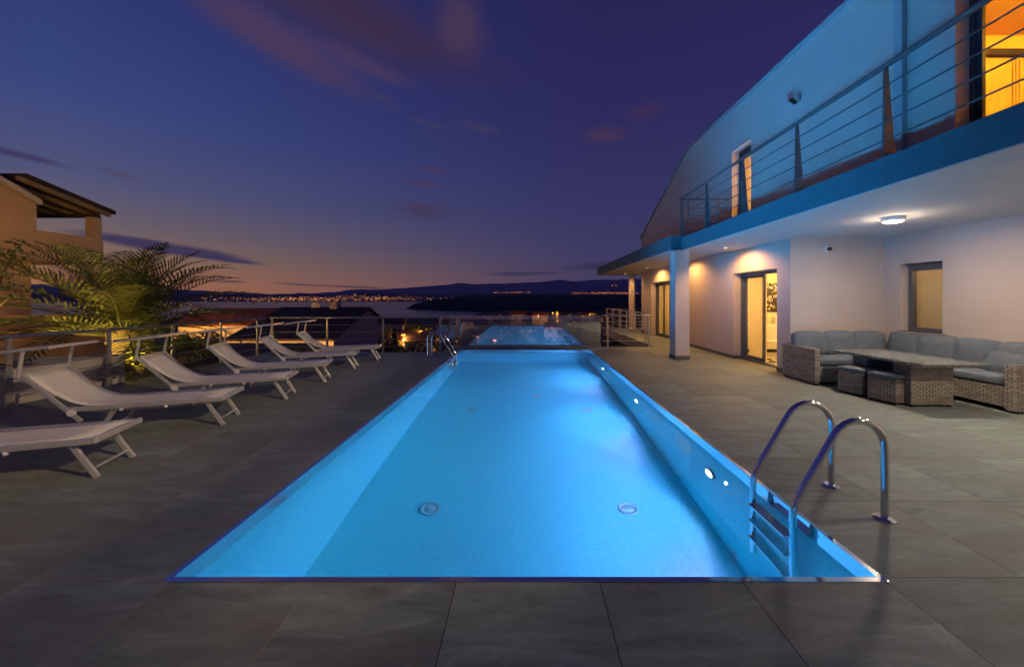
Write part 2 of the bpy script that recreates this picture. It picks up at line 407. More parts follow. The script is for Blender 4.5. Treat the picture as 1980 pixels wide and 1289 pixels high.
def tag(o, label, cat, group=None):
    o['label'] = label; o['category'] = cat
    if group: o['group'] = group
    return o
def thing(name, loc, label, cat, group=None, rz=0.0, world=False):
    o = bpy.data.objects.new(name, None); COL.objects.link(o); o.empty_display_size = .2
    o.location = loc; o.rotation_euler = (0,0,rz)
    if world: o['_world'] = 1
    return tag(o, label, cat, group)
def struct(o): o['kind'] = 'structure'; return o
def stuff(o): o['kind'] = 'stuff'; return o
def copy_tree(o, parent=None):
    c = o.copy(); COL.objects.link(c); c.parent = parent
    for ch in list(o.children): copy_tree(ch, c)
    return c
def light(name, kind, loc, energy, color, **kw):
    l = bpy.data.lights.new(name, kind); l.energy = energy; l.color = color
    for k, v in kw.items():
        if k not in ('aim','parent'): setattr(l, k, v)
    o = bpy.data.objects.new(name, l); COL.objects.link(o); o.location = loc
    if 'aim' in kw: o.rotation_euler = Vector(kw['aim']).to_track_quat('-Z','Y').to_euler()
    return o

# ------------------------------------------------------------------ terrace and pool
PX0, PX1, PY0, PY1 = -1.9, 1.9, 2.012, 11.05
WATER, BOTTOM = -.07, -1.60
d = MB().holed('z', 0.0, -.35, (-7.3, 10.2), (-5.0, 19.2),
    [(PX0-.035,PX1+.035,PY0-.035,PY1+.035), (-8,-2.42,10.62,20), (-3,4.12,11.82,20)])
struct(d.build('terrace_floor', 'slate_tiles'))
struct(MB().holed('z', -.9, -1.0, (-7.2,10), (-4.9,19.1), [(PX0-.3,PX1+.3,PY0-.3,PY1+.3),(-8,-2.42,10.6,20),(-3,4.1,11.8,20)]).build('terrace_base', 'concrete'))

pool = thing('swimming_pool', ((PX0+PX1)/2, (PY0+PY1)/2, 0), 'long rectangular swimming pool glowing blue in the tiled terrace', 'swimming pool', world=True)
b = MB()
b.quad((PX0,PY0,BOTTOM),(PX1,PY0,BOTTOM),(PX1,PY1,BOTTOM),(PX0,PY1,BOTTOM))
for a, c in (((PX0,PY0),(PX1,PY0)),((PX1,PY0),(PX1,PY1)),((PX1,PY1),(PX0,PY1)),((PX0,PY1),(PX0,PY0))):
    b.quad((*a,-.11),(*c,-.11),(*c,BOTTOM),(*a,BOTTOM))
b.build('basin', 'pool_mosaic', pool)
def ring(mb, o, i, z0, z1):
    mb.holed('z', z0, z1, (PX0-o,PX1+o), (PY0-o,PY1+o), [(PX0+i,PX1-i,PY0+i,PY1-i)])
t = MB(); ring(t, .034, 0, -.112, .004); t.build('coping_trim', 'chrome', pool)
DR = [(-1.05,4.1),(1.13,4.1),(-1.0,6.86),(1.13,6.86),(.23,7.66)]
for x, y in DR:
    q = MB().lathe((x,y,BOTTOM+.002), [(.105,0),(.105,.008),(.092,.013),(.086,.006),(.052,.006),(.048,.009),(.001,.009)], 24)
    q.build('drain', 'drain_cover', pool)
wt = MB().quad((PX0,PY0,WATER),(PX1,PY0,WATER),(PX1,PY1,WATER),(PX0,PY1,WATER))
struct(wt.build('pool_water', 'pool_water', weld=False))
LAMPS = (3.8, 6.28, 9.0)
for k, y in enumerate(LAMPS):
    lp = thing('underwater_lamp', (PX1, y, -.57), ['round white underwater lamp nearest the steel ladder', 'round white underwater lamp in the middle of the pool wall', 'round white underwater lamp nearest the glass balustrade'][k], 'pool lamp', 'underwater lamps in the pool wall', world=True)
    MB().lathe((PX1-.03,y,-.57), [(.085,0),(.085,.03)], 24, axis='x').build('bezel', 'white_plastic', lp)
    MB().lathe((PX1-.036,y,-.57), [(.001,0),(.055,.001),(.062,.005)], 24, axis='x').build('lens', 'pool_lens', lp)
    light('pool_spot', 'SPOT', (PX1-.10, y, -.57), 54, (.82,.53,1.12), spot_size=R(100), spot_blend=.30, shadow_soft_size=.03, aim=(-1,0,-.90))
    light('pool_flood', 'SPOT', (PX1-.10, y, -.57), 90, (.42,.46,1.14), spot_size=R(178), spot_blend=.3, shadow_soft_size=.03, aim=(-1,0,-.05))
# added fill strips, no real lamps, boosting the pool's blue glow on the house
def pool_glow_fill(loc, length, along, axis, watts):
    a = light('coping_led', 'AREA', loc, watts, (.010,.36,.95), shape='RECTANGLE')
    ax = Vector(axis).normalized(); x_ = Vector(along).normalized(); z_ = -ax; y_ = z_.cross(x_).normalized(); x_ = y_.cross(z_)
    a.rotation_euler = Matrix((x_, y_, z_)).transposed().to_euler()
    a.data.size = length; a.data.size_y = .03; a.data.spread = R(66)
ca_, sa_ = math.cos(R(42)), math.sin(R(42))
pool_glow_fill((PX0+.008, (3.0+PY1)/2, -.035), PY1-3.1, (0,1,0), (ca_,.05,sa_), 138)
pool_glow_fill((0, PY0+.008, -.035), PX1-PX0-.2, (1,0,0), (.56,.69,.46), 135)
pool_glow_fill((0, PY1-.008, -.035), PX1-PX0-.2, (1,0,0), (.74,-.36,.57), 62)

def ladder(y0, y1, mirror, label):
    cy = (y0+y1)/2; sx = -1 if mirror else 1
    root = thing('pool_ladder', (sx*2.2, cy, 0), label, 'pool ladder', 'steel pool ladders', world=True)
    for y in (y0, y1):
        pts = [(2.46,y,0.0),(2.46,y,.25),(2.46,y,.487)]
        for k in range(1, 11):
            a = R(k*149/10); pts.append((2.275+.185*math.cos(a), y, .487+.185*math.sin(a)))
        for q in (.25,.5,.75): pts.append((2.116+(1.86-2.116)*q, y, .582+(.15-.582)*q))
        pts += [(1.845,y,.115),(1.832,y,.07),(1.828,y,.02),(1.828,y,-.4),(1.828,y,-.98)]
        pts = [(sx*a, b_, c) for a, b_, c in pts]
        MB().tube(pts, .0238, 16).build('rail', 'chrome', root)
        MB().lathe((sx*2.46,y,0.001), [(.064,0),(.064,.010),(.05,.019),(.022,.022)], 24, smooth=False).build('base_flange', 'chrome', root)
    for z in (-.20,-.46,-.72):
        q = MB().box(sx*1.775, sx*1.865, y0+.015, y1-.015, z-.014, z+.010)
        q.build('tread', 'stainless', root, bevel=.004)
    return root
ladder(2.547, 2.99, False, 'steel pool ladder in the foreground beside the right pool edge')
ladder(9.31, 9.75, True, 'small steel pool ladder at the far left corner of the pool')

# ------------------------------------------------------------------ railings
def post_tapered(mb, x, y, z0, z1, along, wb, wt_, th):
    """flat plate post, wide at its foot, its width along the given axis"""
    ax = Vector(along)
    nrm = Vector((-ax.y, ax.x, 0))
    pts = []
    poly = [Vector((x,y,z0))-ax*wb/2-nrm*th/2, Vector((x,y,z0))+ax*wb/2-nrm*th/2, Vector((x,y,z1))+ax*wt_/2-nrm*th/2, Vector((x,y,z1))-ax*wt_/2-nrm*th/2]
    mb.prism(poly, nrm*th)
left = thing('terrace_railing', (-7.1,5,0), 'steel railing with slim bars along the planter behind the loungers', 'railing', world=True)
for y in (1.6, 2.78, 3.95, 5.12, 6.35, 7.5, 8.68, 9.86):
    q = MB(); post_tapered(q, -7.1, y, 0, .97, (0,1,0), .085, .05, .02); q.build('post', 'flat_steel', left)
MB().tube([(-7.1,.5,.985),(-7.1,10.2,.985)], .024, 12).build('handrail', 'brushed_steel', left)
for z in (.2,.4,.6,.8): MB().tube([(-7.07,.5,z),(-7.07,10.2,z)], .008, 8).build('bar', 'brushed_steel', left)
back = thing('terrace_railing', (-4.7,10.33,0), 'steel railing with slim bars at the far end of the deck', 'railing', world=True)
for x in (-7.02, -5.5, -3.95, -2.37):
    q = MB(); post_tapered(q, x, 10.33, 0, .985, (1,0,0), .06, .045, .02); q.build('post', 'brushed_steel', back)
MB().tube([(-7.1,10.33,1.0),(-2.33,10.33,1.0)], .026, 12).build('handrail', 'brushed_steel', back)
for z in (.2,.4,.6,.8): MB().tube([(-7.08,10.30,z),(-2.36,10.30,z)], .009, 8).build('bar', 'brushed_steel', back)

bal = thing('glass_balustrade', (0,11.7,0), 'frameless glass balustrade mirroring the pool at its far end', 'balustrade', world=True)
MB().box(-2.42,2.38,11.66,11.74,0,.055).build('base_channel', 'brushed_steel', bal)
for x0, x1 in ((-2.40,-.055),(-.045,2.36)):
    MB().box(x0,x1,11.692,11.708,.055,1.0).build('pane', 'balustrade_pane', bal)
MB().box(-2.415,-2.40,10.42,11.64,.0,1.0).build('side_pane', 'balustrade_pane', bal)

# ------------------------------------------------------------------ sun loungers
def make_lounger():
    root = thing('sun_lounger', (0,0,0), 'x', 'sun lounger', 'sun loungers along the left deck')
    W = .57; X = lambda t: .875-t; Yl = -W/2; Yr = W/2
    f = MB()
    for y in (Yl+.018, Yr-.018):
        f.bar((X(.02),y,.328),(X(1.43),y,.318),.034,.05)
    f.build('seat_frame', 'lounger_metal', root, bevel=.008)
    e = MB().bar((X(.008),Yl,.332),(X(.008),Yr,.332),.04,.055)
    e.build('foot_bar', 'lounger_metal', root, bevel=.012)
    prof = [(.03,.353),(.3,.348),(.6,.345),(.9,.343),(1.12,.345),(1.25,.356),(1.34,.385),(1.43,.436),(1.53,.51),(1.63,.60),(1.70,.665),(1.765,.728)]
    s = MB(); n = 5
    for k in range(len(prof)-1):
        (t0,z0),(t1,z1) = prof[k], prof[k+1]
        for j in range(n):
            def q(t,z,jj):
                v = jj/n; sag = .012*math.sin(math.pi*v)
                return (X(t), Yl+.02+(W-.04)*v, z-sag)
            s.quad(q(t0,z0,j),q(t0,z0,j+1),q(t1,z1,j+1),q(t1,z1,j),smooth=True)
    so = s.build('sling', 'sling_fabric', root)
    sd = so.modifiers.new('Solidify','SOLIDIFY'); sd.thickness = .006; sd.offset = 1
    bk = MB()
    for y in (Yl+.006, Yr-.006): bk.bar((X(1.28),y,.185),(X(1.77),y,.725),.026,.042)
    bk.bar((X(1.765),Yl,.722),(X(1.765),Yr,.722),.03,.03)
    bk.build('backrest_frame', 'lounger_metal', root, bevel=.007)
    for y in (Yl+.01, Yr-.01):
        MB().lathe((X(1.36),y-.02,.285), [(.035,0),(.035,.04)], 14, axis='y').build('hinge', 'white_plastic', root)
    for (ta,tb) in ((.20,.02),(1.02,1.20)):
        for y in (Yl+.075, Yr-.075):
            MB().bar((X(ta),y,.31),(X(tb),y,0.0),.03,.042).build('leg', 'lounger_metal', root, bevel=.006)
        tm = tb+(ta-tb)*.22
        MB().tube([(X(tm),Yl+.08,.075),(X(tm),Yr-.08,.075)], .012, 8).build('stretcher', 'lounger_metal', root)
    for t_ in (.55, .95):
        MB().lathe((X(t_),Yl+.02,.272), [(.016,0),(.02,.03)], 10).build('glide', 'white_plastic', root)
    sh = MB()
    a = Vector((X(1.53),0,.995)); b_ = Vector((X(1.98),0,.945))
    sh.bar(a, b_, W+.06, .014)
    shade = sh.build('sunshade', 'canopy_cloth', root, bevel=.004)
    r = MB()
    r.bar((X(1.522),Yl-.04,.997),(X(1.522),Yr+.04,.997),.022,.032); r.bar((X(1.985),Yl-.04,.944),(X(1.985),Yr+.04,.944),.022,.032)
    r.bar((X(1.54),Yl-.028,.995),(X(1.975),Yl-.028,.947),.018,.026); r.bar((X(1.54),Yr+.028,.995),(X(1.975),Yr+.028,.947),.018,.026)
    r.build('shade_frame', 'lounger_metal', shade, bevel=.004)
    for y in (Yl-.012, Yr+.012):
        MB().bar((X(1.775),y,.685),(X(1.735),y,.965),.02,.034).build('shade_arm', 'lounger_metal', shade, bevel=.005)
    return root
proto = make_lounger()
LAB = ['pale sling lounger cut by the left picture edge, nearest the camera', 'pale sling lounger with its whole sunshade over the low planter wall, second nearest',
       'third pale sling lounger from the camera, its sunshade in front of the palm', 'fourth pale sling lounger from the camera, before the orange house wall',
       'fifth pale sling lounger from the camera, before the dark roofed house', 'farthest pale sling lounger, next to the back railing']
ang = R(17)
for k, (fx, fy, da) in enumerate(((-3.57,3.08,0),(-3.57,4.39,0),(-3.54,5.53,0),(-3.58,6.68,-.5),(-3.64,8.00,.5),(-3.57,9.08,-1))):
    o = proto if k == 0 else copy_tree(proto)
    a = ang+R(da)
    ux, uy = Vector((math.cos(a),math.sin(a),0)), Vector((-math.sin(a),math.cos(a),0))
    o.location = Vector((fx,fy,0)) - ux*.875 + uy*.285
    o.rotation_euler = (0,0,a); o['label'] = LAB[k]

# ------------------------------------------------------------------ the house on the right
house = thing('modern_house', (6.5,8,0), 'white two storey house with balcony lit blue by the pool', 'house', world=True)
CE = 2.73; FT = 3.06; WX = 5.3; VXW = 7.18; NY = 7.45; TOP = 6.34
D1 = (7.85,9.49,0.0,2.16); D2 = (12.7,15.7,0.0,2.2)
MB().holed('x', WX, WX+.3, (NY,17.0), (0,CE), [D1, D2]).build('ground_wall', 'white_plaster', house)
MB().box(WX+.3, VXW+.3, NY, NY+.3, 0, CE).build('recess_wall', 'white_plaster', house)
WN = (6.41,7.13,.906,2.17)
MB().holed('x', VXW, VXW+.3, (-5,NY), (0,CE), [WN]).build('patio_wall', 'white_plaster', house)
MB().box(WX+.3, 10.2, 16.7, 17.0, 0, CE).build('end_wall', 'white_plaster', house)
for bx_ in ((WX-.012,WX,NY-.012,D1[0]),(WX-.012,WX,D1[1],D2[0]),(WX-.012,WX,D2[1],17.0),(WX+.0005,VXW-.012,NY-.012,NY),(VXW-.012,VXW,-5,NY),(WX+.001,WX+.2,D1[1]-.010,D1[1])):
    MB().box(*bx_,0.002,.085).build('baseboard', 'baseboard_tile', house)
slab = MB().box(3.93,VXW+.3,-5.0,9.45,CE+.012,FT); slab.build('balcony_slab', 'fascia_paint', house)
MB().box(3.932,VXW+.3,-5.0,9.45,CE,CE+.0115).build('soffit', 'soffit_paint', house)
MB().box(3.70,10.2,9.4505,19.2,CE+.032,3.13).build('porch_roof', 'fascia_paint', house)
MB().box(3.702,10.2,9.4505,19.2,CE+.02,CE+.0315).build('porch_soffit', 'soffit_paint', house)
MB().box(3.75,4.10,9.31,9.66,.0,CE).build('column', 'white_plaster', house)
MB().holed('z', .0, .10, (3.735,4.115), (9.295,9.675), [(3.7502,4.0998,9.3102,9.6598)]).build('column_plinth', 'baseboard_tile', house)
MB().tube([(5.38,18.8,0),(5.38,18.8,CE+.02)], .16, 24).build('round_column', 'white_plaster', house)
# upper storey wall with a sloping gable end
UD = (1.9,4.59,FT,5.62); UW = (8.75,9.56,FT,5.27)
u = MB().holed('x', WX, WX+.3, (-5.0,12.15), (FT+.001,TOP), [UD, UW])
u.prism([(WX,12.15,3.131),(WX,17.0,3.131),(WX,17.0,4.31),(WX,12.15,TOP)], (.3,0,0))
u.build('upper_wall', 'white_plaster', house)
rf = MB()
rf.box(WX-.07,11,-5.0,12.16,TOP,TOP+.05)
rf.prism([(WX-.07,12.16,TOP),(WX-.07,17.1,4.27),(WX-.07,17.1,4.33),(WX-.07,12.16,TOP+.05)], (5.8,0,0))
rf.build('roof', 'pipe_paint', house)

def sliding_door(y0, y1, z0, z1, x, n, label=None, open_last=False, fm='grey_aluminium', w=.055, s_=.062):
    """aluminium sliding door: frame, leaves with stiles, panes"""
    dr = MB()
    dr.box(x,x+.10,y0,y0+w,z0,z1); dr.box(x,x+.10,y1-w,y1,z0,z1); dr.box(x,x+.10,y0+w,y1-w,z1-.07,z1); dr.box(x,x+.10,y0+w,y1-w,z0+.001,z0+.035)
    o = dr.build('sliding_door', fm, house)
    a, b_ = y0+w, y1-w; lw = (b_-a)/n
    for k in range(n):
        l0, l1 = a+k*lw, a+(k+1)*lw
        if open_last and k == 0: continue
        xo = x+.02+.045*(k % 2)
        lf = MB()
        lf.box(xo,xo+.04,l0,l0+s_,z0+.036,z1-.071); lf.box(xo,xo+.04,l1-s_,l1,z0+.036,z1-.071)
        lf.box(xo,xo+.04,l0+s_,l1-s_,z1-.13,z1-.071); lf.box(xo,xo+.04,l0+s_,l1-s_,z0+.036,z0+.12)
        le = lf.build('door_leaf', fm, o)
        MB().box(xo+.014,xo+.024,l0+s_,l1-s_,z0+.12,z1-.13).build('pane', 'window_pane', le)
        if n > 1: MB().box(xo-.02,xo-.001,l0+.015,l0+.035,z0+.95,z0+1.2).build('handle', 'stainless', le)
    return o
sliding_door(*D1, WX+.19, 2, open_last=True)
sliding_door(*D2, WX+.19, 4)
sliding_door(*UD, WX+.17, 3, fm='dark_frame')
sliding_door(*UW, WX+.19, 1, fm='dark_frame', w=.028, s_=.036)
# patio window with shutter box and stone sill
wf = MB(); x = VXW+.15; y0,y1,z0,z1 = WN; w = .07
wf.box(x,x+.09,y0,y0+w,z0,z1); wf.box(x,x+.09,y1-w,y1,z0,z1); wf.box(x,x+.09,y0+w,y1-w,z1-.13,z1); wf.box(x,x+.09,y0+w,y1-w,z0+.001,z0+w)
win = wf.build('window', 'grey_aluminium', house)
MB().box(x+.04,x+.05,y0+w,y1-w,z0+w,z1-.13).build('pane', 'window_pane', win)
MB().box(VXW-.035,VXW+.149,y0-.05,y1+.05,z0-.045,z0).build('sill', 'concrete', win, bevel=.004)
MB().box(x-.022,x-.001,y0+.002,y1-.002,z1-.05,z1-.002).build('shutter_guide', 'grey_aluminium', win)
# rainwater pipe
dp = MB().box(WX-.075,WX-.002,5.17,5.29,FT,6.30)
dp.build('downpipe', 'pipe_paint', house, bevel=.01)

# rooms seen through the openings
def room(x0,x1,y0,y1,z0,z1, name='room_lining', mat='warm_wall'):
    r = MB()
    r.quad((x1,y0,z0),(x1,y1,z0),(x1,y1,z1),(x1,y0,z1)); r.quad((x0,y0,z0),(x1,y0,z0),(x1,y0,z1),(x0,y0,z1))
    r.quad((x0,y1,z0),(x0,y1,z1),(x1,y1,z1),(x1,y1,z0)); r.quad((x0,y0,z1),(x1,y0,z1),(x1,y1,z1),(x0,y1,z1))
    r.build(name, mat, house)
    MB().quad((x0-.08,y0,z0+.004),(x1,y0,z0+.004),(x1,y1,z0+.004),(x0-.08,y1,z0+.004)).build('room_floor', 'interior_floor', house)
room(WX+.301, 9.6, NY+.301, 11.0, 0.001, 2.6)
room(WX+.301, 9.0, 11.6, 16.6, 0.001, 2.6)
room(VXW+.301, 8.6, 5.4, 7.40, 0.001, 2.6)
room(WX+.301, 10.0, 1.4, 6.2, FT+.001, 5.9, mat='amber_wall')
room(WX+.301, 8.0, 8.2, 11.5, FT+.001, 5.9)
warm = (1.0,.60,.20)
light('room_lamp', 'POINT', (7.6,9.3,2.2), 170, warm, shadow_soft_size=.12)
light('room_lamp', 'POINT', (7.2,14.0,2.2), 120, warm, shadow_soft_size=.12)
light('room_lamp', 'POINT', (8.0,6.4,2.2), 10, (1,.64,.36), shadow_soft_size=.12)
light('room_lamp', 'POINT', (7.4,4.0,5.4), 190, (1,.52,.06), shadow_soft_size=.12)
light('room_lamp', 'POINT', (6.2,8.95,4.55), 70, (1,.48,.10), shadow_soft_size=.12)
# furnishings inside
pt = MB().box(7.02,7.75,10.955,10.985,1.14,1.98)
tag(pt.build('wall_panel', 'ring_pattern'), 'dark panel with pale looping rings on the lit room wall', 'wall art')
sb = thing('sideboard', (7.3,10.7,0), 'low white sideboard under the ring patterned panel', 'sideboard', world=True)
MB().box(6.2,8.2,10.50,10.99,.10,.80).build('carcass', 'white_lacquer', sb, bevel=.008)
for k in range(4): MB().box(6.23+.49*k,6.69+.49*k,10.478,10.497,.13,.77).build('cabinet_door', 'white_lacquer', sb, bevel=.006)
MB().box(6.25,8.15,10.56,10.98,.01,.098).build('plinth', 'dark_frame', sb)
bx = MB().box(7.12,7.36,10.6,10.8,.80,1.0); tag(bx.build('storage_box','white_plastic',bevel=.01), 'small white box standing on the sideboard', 'box')
bt = thing('bench', (6.8,9.85,0), 'white slatted bench inside the open sliding door', 'bench', world=True)
MB().box(6.05,7.35,9.62,10.02,.36,.42).build('seat','white_lacquer',bt,bevel=.008)
for xx in (6.1,7.24):
    for yy in (9.65,9.93): MB().box(xx,xx+.06,yy,yy+.06,.006,.36).build('leg','white_lacquer',bt)
tag(MB().box(5.75,7.3,8.3,9.5,.006,.02).build('rug','rug_pattern'), 'black and cream diamond rug inside the open door', 'rug')
cu = MB()
for k in range(26):
    a0, a1 = 9.42-.026*k, 9.42-.026*(k+1)
    cu.quad((5.66+.025*(k%2),a0,.03),(5.66+.025*((k+1)%2),a1,.03),(5.66+.025*((k+1)%2),a1,2.5),(5.66+.025*(k%2),a0,2.5),smooth=True)
tag(cu.build('curtain','curtain'), 'pale folded curtain behind the left leaf of the near sliding door', 'curtain')
cu2 = MB()
for k in range(34):
    a0, a1 = 15.6-.03*k, 15.6-.03*(k+1)
    cu2.quad((5.68+.028*(k%2),a0,.03),(5.68+.028*((k+1)%2),a1,.03),(5.68+.028*((k+1)%2),a1,2.5),(5.68+.028*(k%2),a0,2.5),smooth=True)
tag(cu2.build('curtain','curtain'), 'pale folded curtain in the far sliding door beyond the column', 'curtain')
cu3 = MB()
for k in range(20):
    a0, a1 = 9.98-.03*k, 9.98-.03*(k+1)
    cu3.quad((5.68+.03*(k%2),a0,FT+.03),(5.68+.03*((k+1)%2),a1,FT+.03),(5.68+.03*((k+1)%2),a1,5.7),(5.68+.03*(k%2),a0,5.7),smooth=True)
tag(cu3.build('curtain','curtain'), 'glowing yellow curtain in the narrow balcony door', 'curtain')
wd = thing('wardrobe', (8.4,6.0,FT), 'tall yellow wardrobe with a dark cornice in the upstairs room', 'wardrobe', world=True)
MB().box(6.88,9.95,5.72,6.19,FT+.01,5.21).build('carcass','wardrobe_wood',wd)
for a_,b_ in ((6.89,7.44),(7.60,8.5),(8.52,9.4)): MB().box(a_,b_,5.695,5.717,FT+.06,5.19).build('wardrobe_door','wardrobe_wood',wd,bevel=.005)
for k in range(3): MB().box(7.455+.05*k,7.485+.05*k,5.69,5.717,FT+.06,5.19).build('wardrobe_door','amber_wall',wd)
MB().box(6.86,9.95,5.64,5.715,5.212,5.30).build('cornice','dark_timber',wd)
MB().box(6.86,9.95,5.68,6.19,5.301,5.52).build('top_box','amber_wall',wd)
# balcony railing
br_ = thing('balcony_railing', (3.98,5,FT), 'balcony railing with tapered plate posts and thin bars', 'railing', world=True)
BX = 4.0
for y in (-1.3,.05,1.4,2.77,4.12,5.47,6.83,8.2,9.52):
    q = MB(); q.prism([(3.955,y-.011,FT),(4.085,y-.011,FT),(4.005,y-.011,4.06),(3.965,y-.011,4.06)],(0,.022,0)); q.build('post','dark_steel',br_)
MB().tube([(BX-.01,-4.8,4.085),(BX-.01,9.56,4.085)], .030, 12).build('handrail','dark_steel',br_)
for z in (.2,.4,.6,.8): MB().tube([(BX-.02,-4.8,FT+z),(BX-.02,9.56,FT+z)], .0095, 8).build('bar','dark_steel',br_)
MB().tube([(BX-.05,9.60,4.085),(5.22,9.60,4.085)], .024, 12).build('return_rail','dark_steel',br_)
for x in (4.20,4.98): MB().tube([(x,9.60,FT),(x,9.60,4.07)], .014, 10).build('post','dark_steel',br_)
for z in (.2,.4,.6,.8): MB().tube([(BX,9.60,FT+z),(5.2,9.60,FT+z)], .008, 8).build('bar','dark_steel',br_)

# porch and stair railings beyond the glass
pr = thing('porch_railing', (4.12,16,0), 'slim railing round the far end of the lit porch', 'railing', world=True)
for y in (12.9,14.1,15.3,16.5,17.7,19.05): MB().box(4.14,4.18,y-.02,y+.02,0,1.02).build('post','brushed_steel',pr)
for x in (4.9,5.6,6.4,7.4): MB().box(x-.02,x+.02,19.05,19.09,0,1.02).build('post','brushed_steel',pr)
MB().tube([(4.16,12.8,1.03),(4.16,19.07,1.03),(9.5,19.07,1.03)], .022, 10).build('handrail','brushed_steel',pr)
for z in (.2,.4,.6,.8): MB().tube([(4.16,12.9,z),(4.16,19.07,z),(9.5,19.07,z)], .009, 8).build('bar','brushed_steel',pr)
st = thing('stair_railing', (3.2,11.78,0), 'short railing across the stair opening beside the glass', 'railing', world=True)
for x in (2.60,3.90): MB().box(x-.02,x+.02,11.73,11.77,0,.98).build('post','brushed_steel',st)
MB().tube([(2.44,11.75,1.0),(3.98,11.75,1.0)], .022, 10).build('handrail','brushed_steel',st)
for z in (.2,.4,.6,.8): MB().tube([(2.46,11.75,z),(3.96,11.75,z)], .009, 8).build('bar','brushed_steel',st)
stairs = MB()
for k in range(9): stairs.box(2.5,4.1,12.0+.28*k,12.28+.28*k,-3.4,-.17*(k+1))
tag(stairs.build('garden_stairs','concrete'), 'concrete steps going down beside the lit porch', 'stairs')

# lamps on the house
def ceiling_lamp(x, y, label, boost=1.0):
    r = thing('ceiling_lamp', (x,y,CE), label, 'ceiling lamp', 'round ceiling lamps', world=True)
    MB().lathe((x,y,CE-.062), [(.122,0),(.128,.008),(.128,.062)], 32).build('housing','white_plastic',r)
    MB().lathe((x,y,CE-.088), [(.06,0),(.095,.006),(.113,.017),(.119,.0255)], 32).build('diffuser','lamp_lens',r)
    light('lamp_glow','POINT',(x,y,CE-.20), 13*boost, (1,.77,.58), shadow_soft_size=.075)
    light('lamp_beam','AREA',(x,y,CE-.095), 46*boost, (1,.80,.62), shape='DISK', size=.20)
ceiling_lamp(5.5,5.57,'round glowing lamp on the patio ceiling above the corner sofa')
ceiling_lamp(5.5,2.75,'round ceiling lamp in the middle of the patio ceiling, out past the sofa', 1.15)  # lamp out of view, assumed from the ladder's shadow
ceiling_lamp(5.5,-.1,'round ceiling lamp at the near end of the patio ceiling', 1.0)  # added lamp out of view, brightens the front deck
for k, (x, y, z) in enumerate(((4.72,8.77,CE),(4.72,11.6,CE+.02),(4.75,14.5,CE+.02),(4.8,17.9,CE+.02))):
    r = thing('downlight', (x,y,z), ['small recessed downlight before the open sliding door','small recessed downlight behind the square column','small recessed downlight by the far sliding door','farthest small downlight near the round column'][k], 'downlight', 'recessed porch downlights', world=True)
    MB().lathe((x,y,z-.016), [(.04,0),(.055,.004),(.055,.016)], 20).build('trim_ring','white_plastic',r)
    MB().lathe((x,y,z-.024), [(.012,0),(.034,.0075)], 20).build('lens','downlight_lens',r)
    light('downlight_glow','SPOT',(x,y,z-.05), (125,90,110,90)[k], (1,.52,.17), spot_size=R(155), spot_blend=.5, shadow_soft_size=.03, aim=(.22,0,-1))
wl = thing('wall_lamp', (WX,6.9,4.95), 'small angular wall lamp on the blue lit upper wall', 'wall lamp', world=True)
c = PY(1545,190,WX*F/(1545-VX))
MB().box(WX-.05,WX-.001,c.y-.05,c.y+.05,c.z-.07,c.z+.07).build('bracket','flat_steel',wl)
MB().prism([(WX-.05,c.y-.06,c.z+.05),(WX-.19,c.y-.06,c.z+.10),(WX-.17,c.y-.06,c.z-.02),(WX-.05,c.y-.06,c.z-.11)], (0,.12,0)).build('head','chrome',wl,bevel=.008)
fl = copy_tree(wl); fl.location.y -= 7.9; fl['label'] = 'angular wall lamp lighting the loungers from the near end of the upper wall'; fl['group'] = 'wall lamps on the upper wall'; wl['group'] = 'wall lamps on the upper wall'
light('wall_lamp_glow','SPOT',(5.0,-.7,4.75), 2150, (1,.73,.47), shadow_soft_size=.06, spot_size=R(48), spot_blend=.75, aim=(-9.9,6.6,-4.2))  # added fill for the loungers; its lamp body is made up too
sc = thing('security_camera', (5.96,NY,2.46), 'small white dome camera on the pinkish recess wall', 'security camera', world=True)
c = PY(1597,482,NY)
MB().lathe((c.x,NY-.001,c.z), [(.065,0),(.065,-.03),(.05,-.05)], 20, axis='y').build('mount','white_plastic',sc)
MB().lathe((c.x+.02,NY-.045,c.z), [(.045,0),(.043,-.035),(.03,-.055),(.004,-.062)], 20, axis='y').build('dome','black_plastic',sc)

# ------------------------------------------------------------------ garden furniture
sofa = thing('corner_sofa', (6.4,6.6,0), 'long grey rattan corner sofa with blue grey cushions along the patio walls', 'sofa', world=True)
SX0, SX1, SYF, SYB = 5.05, 7.10, 6.52, 7.33
RX = 6.42; RY = 4.86
q = MB(); q.box(SX0+.10,SX1,SYF,SYB,.06,.34); q.box(RX,SX1,RY+.12,SYF-.001,.06,.34); q.build('base','rattan',sofa,bevel=.012)
q = MB(); q.box(SX0+.10,SX1,SYB-.12,SYB,.341,.66); q.box(SX1-.12,SX1,RY+.12,SYB-.121,.341,.66); q.build('backrest','rattan',sofa,bevel=.012)
MB().box(SX0,SX0+.099,SYF-.02,SYB,.03,.635).build('arm','rattan',sofa,bevel=.014)
MB().box(RX-.02,SX1,RY,RY+.119,.03,.635).build('arm','rattan',sofa,bevel=.014)
for x, y in ((SX0+.03,SYF+.01),(SX0+.03,SYB-.06),(RX+.01,RY+.02),(SX1-.06,RY+.02)): MB().box(x,x+.04,y,y+.04,0,.06).build('foot','dark_frame',sofa)
